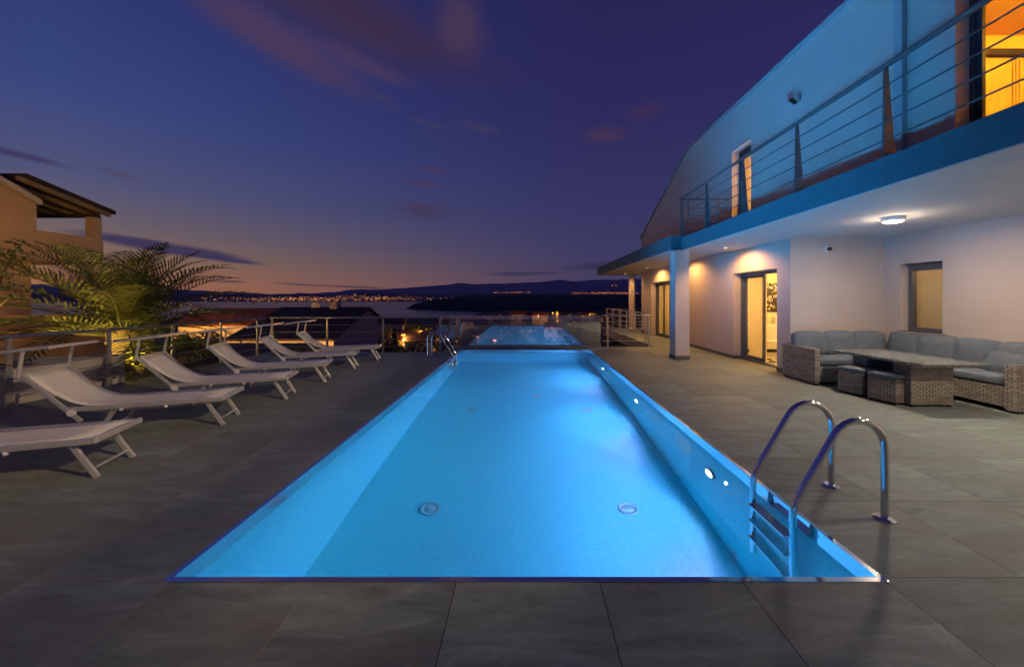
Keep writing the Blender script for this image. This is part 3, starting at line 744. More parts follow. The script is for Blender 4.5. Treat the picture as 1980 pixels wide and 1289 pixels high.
def cushion(x0,x1,y0,y1,z0,z1,M=None,name='seat_cushion',puff=.03,parent=None,mat='cushion_fabric'):
    """soft pillow-shaped box"""
    m = MB(); n = 8
    cx,cy,cz = (x0+x1)/2,(y0+y1)/2,(z0+z1)/2; hx,hy,hz = (x1-x0)/2,(y1-y0)/2,(z1-z0)/2
    def w(a,b): return (1-a**4)*(1-b**4)
    def pnt(i,j,face):
        a = -1+2*i/n; b_ = -1+2*j/n
        ax_, s_ = face
        pu = puff*w(a,b_)
        if ax_ == 0: v = Vector((s_*(hx+pu), a*hy, b_*hz))
        elif ax_ == 1: v = Vector((a*hx, s_*(hy+pu), b_*hz))
        else: v = Vector((a*hx, b_*hy, s_*(hz+pu)))
        # round the corners and edges
        k = [abs(v.x)/hx, abs(v.y)/hy, abs(v.z)/hz]; k.sort()
        if k[1] > .9: v *= 1-.035*(k[1]-.9)/.1*(.6+.4*min(1,k[0]))
        v = Vector((cx,cy,cz))+v
        return M @ v if M else v
    for face in ((0,1),(0,-1),(1,1),(1,-1),(2,1),(2,-1)):
        for i in range(n):
            for j in range(n): m.quad(pnt(i,j,face),pnt(i+1,j,face),pnt(i+1,j+1,face),pnt(i,j+1,face),smooth=True)
    return m.build(name, mat, parent)
for x0,x1 in ((5.17,5.79),(5.80,6.43)): cushion(x0,x1,SYF+.0,SYB-.14,.345,.455,parent=sofa,puff=.012)
cushion(6.44,SX1-.14,SYF,SYB-.14,.345,.455,parent=sofa,puff=.012)
for y0,y1 in ((RY+.14,RY+.90),(RY+.91,SYF-.01)): cushion(RX-.005,SX1-.14,y0,y1,.345,.455,parent=sofa,puff=.012)
def tilt(ax, ang, piv): return Matrix.Translation(piv) @ Matrix.Rotation(ang, 4, ax) @ Matrix.Translation(-Vector(piv))
for k,(x0,x1) in enumerate(((5.17,5.73),(5.74,6.30),(6.31,6.85))):
    piv = Vector(((x0+x1)/2,SYB-.2,.46)); cushion(x0,x1,SYB-.28,SYB-.13,.47,.87,tilt('X',R(-9),piv)@tilt('Y',R((.5,-1.2,1)[k]),piv),'back_cushion',.035,sofa)
for k,(y0,y1) in enumerate(((6.55,7.05),(5.98,6.54),(5.43,5.97),(4.99,5.42))):
    piv = Vector((SX1-.2,(y0+y1)/2,.46)); cushion(SX1-.28,SX1-.13,y0,y1,.47,.87,tilt('Y',R(10),piv)@tilt('X',R((1,-2.5,1.5,-3)[k]),piv),'back_cushion',.035,sofa)
piv = Vector((SX1-.33,5.28,.46)); cushion(SX1-.40,SX1-.30,5.06,5.5,.47,.72,tilt('Y',R(24),piv)@tilt('X',R(5),piv),'scatter_cushion',.04,sofa)

table = thing('dining_table', (5.68,5.65,0), 'low rattan dining table with a pale glass top', 'table', world=True)
MB().box(5.24,6.12,4.91,6.38,.628,.65).build('table_top','table_glass',table,bevel=.005)
MB().holed('z',.606,.6275,(5.27,6.09),(4.94,6.35),[(5.36,6.0,5.03,6.26)]).build('apron','rattan',table)
MB().box(5.38,5.97,5.19,5.46,.03,.6055).build('pedestal','rattan',table,bevel=.012)
MB().box(5.38,5.97,5.86,6.13,.03,.6055).build('pedestal','rattan',table,bevel=.012)
MB().box(5.60,5.75,5.461,5.859,.05,.6055).build('centre_panel','dark_frame',table)
for x in (5.40,5.92):
    for y in (5.2,5.42,5.87,6.09): MB().box(x,x+.03,y,y+.03,0,.03).build('foot','dark_frame',table)
def ottoman(cx,cy,rz,label):
    r = thing('ottoman', (cx,cy,0), label, 'ottoman', 'rattan ottomans by the table', rz)
    MB().box(-.18,.18,-.18,.18,.035,.375).build('body','rattan',r,bevel=.012)
    for sx in (-.165,.145):
        for sy in (-.165,.145): MB().box(sx,sx+.02,sy,sy+.02,0,.035).build('foot','dark_frame',r)
    cushion(-.185,.185,-.185,.185,.377,.430,puff=.012,parent=r,name='cushion')
ottoman(5.30,5.93,R(14),'small rattan ottoman nearer the sofa arm, left of the pair by the table')
ottoman(5.36,5.47,R(14),'small rattan ottoman nearer the table end, right of the pair')

# ------------------------------------------------------------------ garden on the left
pw = thing('planter_wall', (-7.45,4,0), 'low pale rendered planter wall behind the left railing', 'planter wall', world=True)
MB().box(-7.50,-7.32,.0,6.80,-.3,.46).build('wall','planter_render',pw)
MB().box(-7.53,-7.30,.0,6.83,.46,.50).build('coping','planter_render',pw,bevel=.006)
MB().box(-9.2,-7.501,6.62,6.80,-.3,.46).build('end_wall','planter_render',pw)
struct(MB().box(-11.5,-7.501,-3,6.61,-.2,.36).build('planter_soil','soil'))
struct(MB().box(-40,-7.31,-6,13.4,-.9,-.06).build('garden_ground','soil'))
fe = thing('garden_wall', (-11.6,5,0), 'brown garden wall half hidden behind the palm', 'wall', world=True)
MB().box(-11.8,-11.6,2,11.0,-.1,1.05).build('wall','tan_plaster',fe)
MB().box(-11.86,-11.54,2,11.05,1.05,1.12).build('coping','tan_plaster',fe)

def palm(x, y, z, label):
    r = thing('palm_tree', (x,y,z-.9), label, 'palm tree', world=True)
    tr = MB(); prof = []
    for k in range(11):
        h = -.95+1.0*k/10; prof.append((.20+.02*(k%2)+(.07 if k > 6 else 0), h))
    prof.append((.12,.16)); tr.lathe((x,y,z), prof, 14, smooth=False); tr.build('trunk','bark',r)
    rnd = random.Random(3); cr = MB()
    nf = 56
    for k in range(nf):
        ring_ = k/nf
        az = k*2.39996+rnd.uniform(-.25,.25)
        e0 = R(82-74*ring_**.8+rnd.uniform(-6,6)); LN = rnd.uniform(2.4,3.0)*(0.82+.25*min(1,ring_*2)); droop = R(rnd.uniform(34,62)+22*ring_)
        hd = Vector((math.cos(az),math.sin(az),0)); side = Vector((-math.sin(az),math.cos(az),0))
        twist = rnd.uniform(-.35,.35)
        p = Vector((x,y,z+.12-.25*ring_))+hd*.1; n = 16; pts = [p]; el = e0
        for i in range(n):
            el = e0-droop*((i+1)/n)**1.6; p = p+(hd*math.cos(el)+Vector((0,0,1))*math.sin(el))*LN/n; pts.append(p)
        cr.tube(pts, [.02-.016*i/n for i in range(n+1)], 5, cap=False)
        m = 32
        for i in range(4, m+1):
            s_ = i/m; f = s_*n; j = min(int(f),n-1); q = pts[j].lerp(pts[j+1],f-j); tg = (pts[j+1]-pts[j]).normalized()
            nr = side.cross(tg).normalized()
            ll = .56*(math.sin(math.pi*min(1,.16+.86*s_))**.7)+.06
            for sg in (-1,1):
                dirv = (side*sg*math.cos(twist*sg)+tg*(.55+.7*s_)+nr*(.30+rnd.uniform(-.12,.12))*(-1)).normalized()
                ln = ll*rnd.uniform(.8,1.1); wv = tg*.021
                mid = q+dirv*ln*.5+Vector((0,0,-.01)); tip = q+dirv*ln+Vector((0,0,-.10*ln-.02))
                cr.quad(q-wv*.7,q+wv*.7,mid+wv,mid-wv); cr.quad(mid-wv,mid+wv,tip)
    cr.build('crown','palm_leaf',r,weld=False)
palm(-8.9,8.25,.80,'large feathery palm lit yellow from below beyond the railing')

def leaf_blob(mb, c, rad, n, size, rnd, flat=1.0):
    for _ in range(n):
        while True:
            v = Vector((rnd.uniform(-1,1),rnd.uniform(-1,1),rnd.uniform(-1,1)))
            if .25 < v.length < 1: break
        v = v.normalized()*(v.length**.45)
        p = Vector(c)+Vector((v.x*rad[0],v.y*rad[1],v.z*rad[2]))
        a = Vector((rnd.gauss(0,1),rnd.gauss(0,1),rnd.gauss(0,1)*flat)).normalized(); b_ = a.orthogonal().normalized()
        b_ = Matrix.Rotation(rnd.uniform(0,6.28),3,a) @ b_; c_ = a.cross(b_)
        s_ = size*rnd.uniform(.6,1.3)
        mb.quad(p-b_*s_, p-c_*s_*.45, p+b_*s_, p+c_*s_*.45)
def bush(x,y,z,rad,n,size,label,seed,mat='bush_leaf'):
    rnd = random.Random(seed)
    r = thing('garden_bush', (x,y,z), label, 'bush', 'leafy bushes beyond the railings', world=True)
    t = MB()
    for k in range(6):
        a = k*1.05; t.tube([(x,y,z),(x+.3*rad[0]*math.cos(a),y+.3*rad[1]*math.sin(a),z+rad[2]*.8),(x+.6*rad[0]*math.cos(a),y+.6*rad[1]*math.sin(a),z+rad[2]*1.5)],[.02,.014,.005],5)
    t.build('stem','bark',r)
    f = MB()
    for k in range(9):
        c = (x+rnd.uniform(-.6,.6)*rad[0], y+rnd.uniform(-.6,.6)*rad[1], z+rad[2]*rnd.uniform(.45,1.35))
        leaf_blob(f, c, [q*rnd.uniform(.35,.6) for q in rad], n//9, size, rnd)
    f.build('foliage',mat,r,weld=False)
bush(-8.0,7.75,-.06,(.45,.5,.42),900,.05,'yellow lit bush beside the end of the planter wall',11)
bush(-8.1,8.75,-.06,(.5,.5,.45),900,.05,'yellow lit bush under the palm fronds, behind the second one',12)
bush(-8.3,9.75,-.06,(.5,.5,.42),800,.05,'dim green bush at the corner of the railings',13)
for k,(px,w,h) in enumerate(((770,.20,.20),(790,.16,.13),(812,.14,.11),(838,.15,.12))):
    xx = (px-VX)/F*10.95; bush(xx,10.95,-.25,(w,.2,h),420,.04,['small yellow green plant behind the back railing, leftmost','low plant behind the back railing, second from left','low plant behind the back railing, third from left','low plant behind the back railing, beside the glass'][k],20+k)
struct(MB().box(-7.3,-2.5,10.63,11.6,-.6,-.24).build('planting_bed','soil'))
for k,(x_,y_,z_,e_) in enumerate(((-7.78,7.00,-.02,400),(-8.75,7.25,.10,310),(-9.6,6.0,.42,330))):  # lamps assumed from the lit leaves, no fixtures seen
    gl = thing('garden_spotlight', (x_,y_,z_-.1), ['garden spotlight on the ground behind the planter wall end','garden spotlight on the ground under the palm','garden spotlight at the foot of the small tree'][k], 'spotlight', 'garden spotlights', world=True)
    MB().tube([(x_,y_,z_-.14),(x_,y_,z_-.02)],.012,8).build('spike','black_plastic',gl)
    MB().lathe((x_,y_,z_-.02),[(.03,0),(.045,.02),(.045,.06)],14).build('body','black_plastic',gl)
    MB().lathe((x_,y_,z_+.041),[(.04,0),(.036,.003)],14).build('lens','garden_lens',gl)
    light('garden_glow','SPOT',(x_,y_,z_+.09), e_*.55, (1,.62,.10), shadow_soft_size=.04, spot_size=R(125), spot_blend=.5, aim=(((-.10,.55,.75),(-.05,.6,.9),(-.05,.25,1))[k]))
# leafy branch of a small tree at the picture's left edge
def small_tree(x,y,z,h,rad,label,seed,mat,n=620,size=.05):
    rnd = random.Random(seed)
    r = thing('garden_tree',(x,y,z),label,'tree',None,world=True)
    t = MB(); t.tube([(x,y,z),(x+.05,y,z+h*.5),(x,y+.05,z+h)],[.07,.05,.02],8)
    f = MB()
    for k in range(14):
        a = rnd.uniform(0,6.28); q = Vector((x+rad*rnd.uniform(.3,1)*math.cos(a), y+rad*rnd.uniform(.3,1)*math.sin(a), z+h*rnd.uniform(.55,1.15)))
        t.tube([(x,y,z+h*.45),((x+q.x)/2,(y+q.y)/2,(z+h*.5+q.z)/2+.1),q],[.03,.018,.006],5)
        leaf_blob(f,q,(rad*.35,rad*.35,rad*.3),n//14,size,rnd)
    t.build('trunk','bark',r); f.build('crown',mat,r,weld=False)
small_tree(-9.5,6.6,.3,2.0,.62,'small yellow lit tree reaching in at the left picture edge',31,'bush_leaf')

# ------------------------------------------------------------------ neighbouring house on the left
nh = thing('neighbour_house',(-15,10,-.5),'tan rendered neighbouring house with a covered roof terrace','house',world=True)
NX = -14.0
MB().box(NX-4,NX-.15,4,10.66,-.8,2.68).build('lower_wall','tan_plaster',nh)
w = MB(); w.prism([(NX,4,2.70),(NX,10.66,2.70),(NX,10.66,4.22),(NX,4,7.5)],(-4,0,0)); w.build('upper_wall','tan_plaster',nh)
MB().box(NX-4,NX-.001,10.661,12.35,2.64,2.82).build('terrace_slab','tan_plaster',nh)
MB().box(NX-.18,NX,10.661,12.35,2.821,3.49).build('parapet','tan_plaster',nh)
MB().box(NX-3.9,NX-.181,12.17,12.35,2.821,3.49).build('parapet','tan_plaster',nh)
MB().prism([(NX+.18,4,2.62),(NX+.18,12.62,2.62),(NX+.001,12.36,2.80),(NX+.001,4,2.80)],(-.001,0,0))
MB().box(NX+.001,NX+.16,6,12.55,2.60,2.66).build('cornice','tan_plaster',nh)
MB().box(NX-.28,NX-.02,12.08,12.32,3.491,4.18).build('column','tan_plaster',nh)
MB().prism([(NX+.10,4,7.52),(NX+.10,10.72,4.22),(NX+.10,10.72,4.36),(NX+.10,4,7.68)],(-4.2,0,0)).build('roof','planter_render',nh)
pg = MB().prism([(NX+.20,10.3,4.87),(NX+.20,12.55,4.36),(NX+.20,12.55,4.48),(NX+.20,10.3,4.99)],(-4.4,0,0)).build('pergola_roof','dark_timber',nh)
for k in range(7):
    x0 = NX+.15-.6*k
    MB().prism([(x0,10.2,4.78),(x0,12.45,4.26),(x0,12.45,4.375),(x0,10.2,4.885)],(-.12,0,0)).build('rafter','timber',pg)
MB().box(NX-3.9,NX,12.12,12.28,4.181,4.275).build('beam','dark_timber',pg)

# ------------------------------------------------------------------ lower houses
def gable_house(name, label, origin, rz, wx, wy, hw, hr, wall, roofm, windows=(), chimney=False, over=.25, group=None, cat='house'):
    """ridge along local x; wall height hw, ridge height hr above the eaves"""
    r = thing(name, origin, label, cat, group, rz)
    w_ = MB(); hx, hy = wx/2, wy/2
    w_.prism([(-hx,-hy,0),(-hx,hy,0),(-hx,hy,hw),(-hx,0,hw+hr),(-hx,-hy,hw)],(wx,0,0))
    w_.build('wall',wall,r)
    sl = hr/hy; t = .16
    rf_ = MB()
    for s_ in (-1,1):
        e = (hy+over)
        rf_.prism([(-hx-over,0,hw+hr+.02),(-hx-over,s_*e,hw-sl*over+.02),(-hx-over,s_*e,hw-sl*over+.02+t),(-hx-over,0,hw+hr+.02+t)],(wx+2*over,0,0))
    ro = rf_.build('roof',roofm,r)
    if chimney: MB().box(hx*.3,hx*.3+.5,-.2,.3,hw+hr-.3,hw+hr+.75).build('chimney',wall,ro)
    for (face,u_,z_,ww,hh,lit) in windows:
        m_ = MB(); f_ = MB()
        if face == 'f': m_.box(u_-ww/2,u_+ww/2,-hy-.03,-hy-.012,z_,z_+hh); f_.holed('y',-hy-.05,-hy-.002,(u_-ww/2-.07,u_+ww/2+.07),(z_-.07,z_+hh+.07),[(u_-ww/2,u_+ww/2,z_,z_+hh)])
        else: m_.box(hx+.012,hx+.03,u_-ww/2,u_+ww/2,z_,z_+hh); f_.holed('x',hx+.002,hx+.05,(u_-ww/2-.07,u_+ww/2+.07),(z_-.07,z_+hh+.07),[(u_-ww/2,u_+ww/2,z_,z_+hh)])
        wi = f_.build('window','white_plastic',r); m_.build('pane','lit_pane' if lit else 'black_plastic',wi)
    return r
dark = thing('dark_roof_house',(-13.4,26,-5),'dark tiled house with a lit orange front wall below the terrace','house',world=True)
GX = -11.4; G0 = -17.6
MB().prism([(GX,22.3,-5.2),(GX,28.7,-5.2),(GX,28.7,.14),(GX,27,.80),(GX,22.3,-.80)],(-5.9,0,0)).build('wall','grey_plaster',dark)
MB().box(G0+.4,GX-.02,22.18,22.295,-5.2,-.96).build('front_wall','cream_plaster',dark)
rf_ = MB(); rf_.prism([(GX+.15,21.8,-.93),(GX+.15,27,.83),(GX+.15,27,.97),(GX+.15,21.8,-.79)],(-6.4,0,0)); rf_.prism([(GX+.15,27,.83),(GX+.15,28.95,.06),(GX+.15,28.95,.20),(GX+.15,27,.97)],(-6.4,0,0))
ro = rf_.build('roof','dark_roof',dark)
MB().box(-14.0,-13.5,26.6,27.3,.5,1.35).build('chimney','grey_plaster',ro)
c = PY(610,592,26.8)
dish = thing('satellite_dish',(c.x,c.y,.7),'round pale satellite dish on the dark roof ridge','satellite dish',world=True)
MB().tube([(c.x,c.y,.6),(c.x,c.y,c.z)],.03,8).build('mast','flat_steel',dish)
m_ = MB(); m_.lathe((c.x,c.y,c.z),[(.001,.10),(.15,.085),(.26,.04),(.31,0),(.30,.0),(.15,.11),(.001,.13)],20,axis='y'); m_.build('reflector','planter_render',dish)
c = PY(465,650,33)
red = gable_house('red_roof_house','orange lit house with a red tiled roof left of the dark roof',(-27.2,36,-5.2),R(14),7.0,6.6,4.45,1.25,'cream_plaster','red_roof',windows=(('x',-1.4,1.6,.8,1.0,False),),chimney=False)
TH = [  # px, ground pixel row of the eaves, depth, width, lit colour, label
 (779,655,50,3.2,'cream_plaster','small orange lit house left of the foreground pair of street lamps'),
 (806,660,46,3.4,'grey_plaster','small dim house between the two orange lit houses'),
 (834,652,52,3.0,'cream_plaster','small orange lit house seen under the far pool ladder'),
 (866,628,120,6.5,'cream_plaster','pale gabled house behind the side glass pane'),
 (894,622,150,8.0,'cream_plaster','yellow lit house with a pale roof past the side pane'),
 (922,646,80,5.2,'tan_plaster','rust coloured house behind the left edge of the glass'),
 (972,636,100,4.5,'cream_plaster','pale house seen through the left glass pane'),
 (1022,636,100,4.5,'cream_plaster','pale house seen through the middle of the glass'),
 (1074,633,110,6.0,'cream_plaster','wide pale house seen through the right glass pane'),
 (1000,608,280,12,'cream_plaster','far pale house above the glass, left of the bright lamps'),
 (1046,610,270,11,'cream_plaster','far orange lit house above the glass, beside the largest lamp'),
 (1092,608,300,12,'grey_plaster','far grey house above the glass, right of the brightest lamp'),
 (1136,609,300,12,'cream_plaster','far house above the glass, near the porch railing'),
 (748,628,60,4.2,'grey_plaster','grey house half hidden behind the dark roofed house')]
def ground(y, x=0.0):
    pts = [(8,-2.6),(14,-3.2),(25,-5.2),(50,-7.2),(70,-8.6),(90,-9.8),(160,-13),(260,-16.5),(350,-19),(600,-30),(850,-40.3),(1300,-48)]
    pr2 = [(8,-2.6),(14,-3.2),(25,-5.2),(50,-7.2),(70,-8.6),(90,-9.8),(160,-13),(260,-16.5),(350,-19),(700,-27),(1000,-33),(1300,-36)]
    def it(t):
        if y <= t[0][0]: return t[0][1]
        for a, b_ in zip(t,t[1:]):
            if y <= b_[0]: return a[1]+(b_[1]-a[1])*(y-a[0])/(b_[0]-a[0])
        return t[-1][1]
    k = min(1,max(0,(x/max(y,1)+.16)/.08))
    return it(pts)*(1-k)+it(pr2)*k
for i,(px,py,y,wd_,mt,lab) in enumerate(TH):
    e = PY(px,py,y); g = ground(y,e.x); hw = max(1.6,e.z-g)
    rz = (-.3,.2,.35,-.2,.15,.4,-.35,.1,-.15,.3,-.2,.25,-.1,.2)[i]
    wins = [('f',-wd_*.22,hw-1.5,wd_*.13,1.0,i in (2,4,10)),('f',wd_*.2,hw-1.5,wd_*.13,1.0,i in (0,7))]
    gable_house('village_house',lab,(e.x,y+wd_*.4,g),rz,wd_,wd_*.8,hw,wd_*.2,mt,('red_roof','dark_roof')[i in (1,11,13)],windows=wins,group='small houses below the terrace')

# street lamps
def make_lamp():
    r = thing('street_lamp',(0,0,0),'x','street lamp','sodium street lamps below the terrace')
    MB().tube([(0,0,0),(0,0,4.0),(0,-.25,4.25),(0,-.55,4.3)],[.06,.045,.035,.03],8).build('pole','flat_steel',r)
    MB().box(-.12,.12,-.95,-.5,4.27,4.38).build('lamp_head','flat_steel',r,bevel=.02)
    MB().lathe((0,-.72,4.03),[(.05,0),(.22,.05),(.29,.15),(.19,.238)],12).build('bulb','sodium_lens',r)
    return r
SL = [(780,647,46,120,'left of the two lamps before the small orange house'),(786,650,49,60,'right of the two lamps before the small orange house'),(809,633,85,90,'higher lamp behind the dim middle house'),
      (814,640,66,90,'lower lamp behind the dim middle house'),(824,636,80,60,'lamp standing over the orange house near the pool ladder'),(878,621.5,140,260,'lone lamp behind the side glass pane'),
      (956,657,52,90,'lamp low down behind the left glass pane'),(1026,638,90,120,'lamp seen through the middle of the glass'),(1041,609,255,1500,'orange lamp above the glass, beside the far orange house'),
      (1069,604.5,300,1800,'brightest lamp above the glass'),(1128,611.5,240,900,'left lamp of the pair near the porch railing'),(1141,606.5,270,1100,'right lamp of the pair near the porch railing'),
      (943,614.5,200,400,'tiny lamp above the left glass pane'),(990,615,220,400,'tiny lamp above the pool reflection'),(1067,633,105,140,'lamp seen through the right glass pane'),(881,658,48,70,'lamp low down beside the side glass pane'),(923,651,68,90,'lamp beside the rust coloured house')]
lproto = make_lamp()
for i,(px,py,y,e_,lab) in enumerate(SL):
    o = lproto if i == 0 else copy_tree(lproto)
    q = PY(px,py,y); sc_ = max(1,y/150)
    o.location = (q.x,y+.72*sc_,q.z-4.2*sc_); o.scale = (sc_,)*3; o['label'] = 'sodium street lamp, '+lab
    light('street_glow','POINT',(q.x,y-.1*sc_,q.z-.35*sc_), e_*5.5, (1,.40,.06), shadow_soft_size=.15*sc_)
# assumed unseen lamps added to light the neighbours' walls, one on the left lane
for (x,y,z,e_,lab) in ((-13.2,17.0,-2.0,1700,'sodium street lamp, before the dark roofed house'),(-25.5,27.3,-1.2,3200,'sodium street lamp, before the red roofed house'),(-10.4,5.6,3.8,330,'sodium street lamp, on the lane left of the terrace')):
    o = copy_tree(lproto); o.location = (x,y+.72,z-4.2); o.scale = (1,1,1); o['label'] = lab
    if x > -11: light('street_glow','SPOT',(x,y,z-.25), e_*1.1, (1,.45,.11), shadow_soft_size=.12, spot_size=R(128), spot_blend=.6, aim=(-1,.85,-.25))
    else: light('street_glow','SPOT',(x,y,z-.25), e_, (1,.46,.10), shadow_soft_size=.15, spot_size=R(150), spot_blend=.3, aim=(-.25,1,.05))
    if -20 < x < -11: light('street_glow','POINT',(x,y,z-.3), 620, (1,.52,.24), shadow_soft_size=.15)  # added warm fill reaching the far end of the main house

# ------------------------------------------------------------------ trees of the village
def make_tree(seed, h, rad, kind):
    rnd = random.Random(seed)
    r = thing('leafy_tree',(0,0,0),'x','tree','dark trees between the village houses')
    t = MB(); t.tube([(0,0,0),(.05,.03,h*.3),(0,-.04,h*.6),(.03,0,h*.85)],[h*.035,h*.028,h*.018,h*.006],7)
    f = MB(); n = 26
    for k in range(n):
        if kind == 'tall':
            s_ = k/n; a = k*2.4; q = Vector((rad*.45*(1-s_)*math.cos(a),rad*.45*(1-s_)*math.sin(a),h*(.15+.83*s_))); rr = rad*(.55-.38*s_)
        else:
            a = k*2.4; s_ = rnd.random(); q = Vector((rad*.75*math.sqrt(s_)*math.cos(a),rad*.75*math.sqrt(s_)*math.sin(a),h*rnd.uniform(.42,.92)-h*.16*s_)); rr = rad*rnd.uniform(.26,.42)
            if k % 3 == 0: t.tube([(0,0,h*.35),q*.6+Vector((0,0,h*.2)),q],[h*.016,h*.01,h*.004],5)
        leaf_blob(f,q,(rr,rr,rr*.8),46,h*.03,rnd)
    t.build('trunk','bark',r); f.build('crown','tree_leaf',r,weld=False)
    return r
kinds = [make_tree(41,5.0,2.0,'round'),make_tree(42,5.5,1.7,'round'),make_tree(43,6.0,1.0,'tall'),make_tree(44,4.5,2.3,'round')]
used = [False]*4; rt = random.Random(5)
TP = []
for px,py,y in ((752,626,48),(762,634,40),(741,640,36),(770,630,60),(797,622,66),(815,625,75),(846,634,70),(760,655,32),(800,655,38),(848,650,44),(866,646,44),(905,632,64),(892,640,52),(908,650,44),(940,630,70),(952,624,84),(985,626,80),(1000,640,58),(1012,650,46),(1040,630,76),(1050,646,50),(1092,628,84),(1105,636,64),(1118,628,88),(1130,645,50),(1148,632,72),(1150,650,46),(975,650,48),(937,655,42),(1080,650,46),
              (925,604,190),(905,610,170),(955,606,200),(968,603,210),(1018,604,230),(1030,600,290),(1058,602,280),(1082,602,290),(1104,604,260),(1118,602,280),(1152,603,270),(938,608,180),(985,606,230),(1165,606,240),(1180,604,250),(1196,606,230),(1212,605,250),(1232,604,260),(1185,620,140),(1205,622,130),(1230,620,140),(1190,640,70),(1215,640,70),
              (715,640,34),(735,655,30),(782,640,58),(828,628,82),(745,618,90),(775,620,85),(806,618,92),(868,616,150),(884,613,160)): TP.append((px,py,y))
for i,(px,py,y) in enumerate(TP):
    k = rt.choice((0,1,3,0,1,2)) if y < 150 else rt.choice((0,1,3))
    o = copy_tree(kinds[k]) if used[k] else kinds[k]; used[k] = True
    q = PY(px,py,y); g = ground(y,q.x); s_ = max(.5,(q.z-g)/(5.0,5.5,6.0,4.5)[k])
    wdn = 1 if y < 150 else 1.2
    o.location = (q.x,y,g-.05); o.scale = (s_*rt.uniform(.9,1.15)*wdn,s_*wdn,s_); o.rotation_euler = (0,0,rt.uniform(0,6.28))
    o['label'] = 'x'
    o['_p'] = (px,y)
trees = [o for o in bpy.data.objects if o.get('_p') is not None]
for k in range(4):
    if not used[k]: kinds[k].location = (-9-k,60,ground(60,-9))
for o in trees:
    px,y = o['_p']
    where = 'behind the back railing' if px < 850 else ('behind the side pane' if px < 905 else ('through the glass balustrade' if px < 1160 else 'behind the porch railing'))
    dist = 'near' if y < 55 else ('mid distance' if y < 120 else 'distant')
    o['label'] = '%s dark leafy tree in the village, seen %s' % (dist, where)
    o['group'] = '%s village trees %s' % (dist, where)
    del o['_p']

# ------------------------------------------------------------------ land, sea, hills
def grid_mesh(rows, name, mat, kind='structure', smooth=True):
    m = MB(); n = len(rows[0]); vs = [p for r_ in rows for p in r_]; m.v = [Vector(p) for p in vs]
    for i in range(len(rows)-1):
        for j in range(n-1):
            m.f.append((i*n+j,i*n+j+1,(i+1)*n+j+1,(i+1)*n+j)); m.sm.append(smooth)
    o = m.build(name,mat,weld=False); o['kind'] = kind; return o
rg = random.Random(9)
rows = []
for i in range(70):
    y = 8.0*(1300/8.0)**(i/69); r_ = []
    for j in range(90):
        s_ = -2.2+3.9*j/89; x = s_*y+(-14+30*j/89)
        r_.append((x,y,ground(y,x)+(.012*min(y,300))*rg.uniform(-.25,.25)))
    rows.append(r_)
grid_mesh(rows,'hillside','lawn')
struct(MB().quad((-40000,60,-40),(40000,60,-40),(40000,40000,-40),(-40000,40000,-40)).build('sea','sea_water',weld=False))

from mathutils import noise as mnoise
def interp(t, x):
    if x <= t[0][0]: return t[0][1]
    for a,b_ in zip(t,t[1:]):
        if x <= b_[0]: return a[1]+(b_[1]-a[1])*(x-a[0])/(b_[0]-a[0])
    return t[-1][1]
# wooded headland: ridge and shore read from the photograph, built as a hill at 1.3 - 1.7 km
TOPP = [(786,596),(800,588),(825,582),(850,578),(880,574.5),(920,572.5),(960,571),(1000,569.5),(1050,570),(1100,571),(1160,571),(1260,569),(1500,566),(1900,566)]
rows = []
NR = 26
for i in range(NR):
    t_ = i/(NR-1); r_ = []
    for j in range(260):
        px = 784+ (1900-784)*(j/259)**1.25
        ysh = interp([(784,1600),(800,1560),(925,1290),(1000,1180),(1900,1100)],px); yr = 1680
        y = ysh+(yr-ysh)*t_
        ztop = H-(interp(TOPP,px)-VY)*yr/F
        base = -41.5
        z = base+(ztop-base)*math.sin(t_*math.pi/2)**.75
        w_ = (px-VX)/F
        nz_ = mnoise.fractal(Vector((w_*y*.03,y*.03,0)),.9,2.2,4)
        r_.append((w_*y,y,z+nz_*3.0*min(1,(ztop-base)/25)*(.25+.75*t_)))
    rows.append(r_)
rows.append([(x,y+500,-42) for x,y,z in rows[-1]])
grid_mesh(rows,'wooded_headland','forest_hill')
# opposite coast with the town and the mountains behind
def ridge(name, mat, y0, y1, prof, base, amp, sc, seed):
    rows = []
    for i in range(14):
        t_ = i/13; r_ = []
        for j in range(300):
            px = -900+3400*j/299; y = y0+(y1-y0)*t_
            zt = H-(interp(prof,px)-VY)*y1/F
            nz_ = mnoise.fractal(Vector((px*sc,seed,t_*2.0)),.9,2.1,5)
            z = base+(zt+amp*nz_-base)*(t_**.8)
            r_.append(((px-VX)/F*y,y,z))
        rows.append(r_)
    rows.append([(x,y+2500,base) for x,y,z in rows[-1]])
    grid_mesh(rows,name,mat)
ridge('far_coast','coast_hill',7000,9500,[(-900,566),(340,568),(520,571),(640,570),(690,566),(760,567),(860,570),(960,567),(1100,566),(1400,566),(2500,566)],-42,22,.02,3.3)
ridge('far_mountains','far_hill',12000,16500,[(-900,548),(0,550),(200,549),(285,547),(340,560),(440,564),(520,568),(600,567),(660,562),(700,559),(745,559),(800,555),(860,551),(885,546),(915,549),(980,548),(1030,546),(1080,541),(1110,543),(1170,541),(1240,539),(1400,542),(2500,540)],-42,45,.03,8.1)

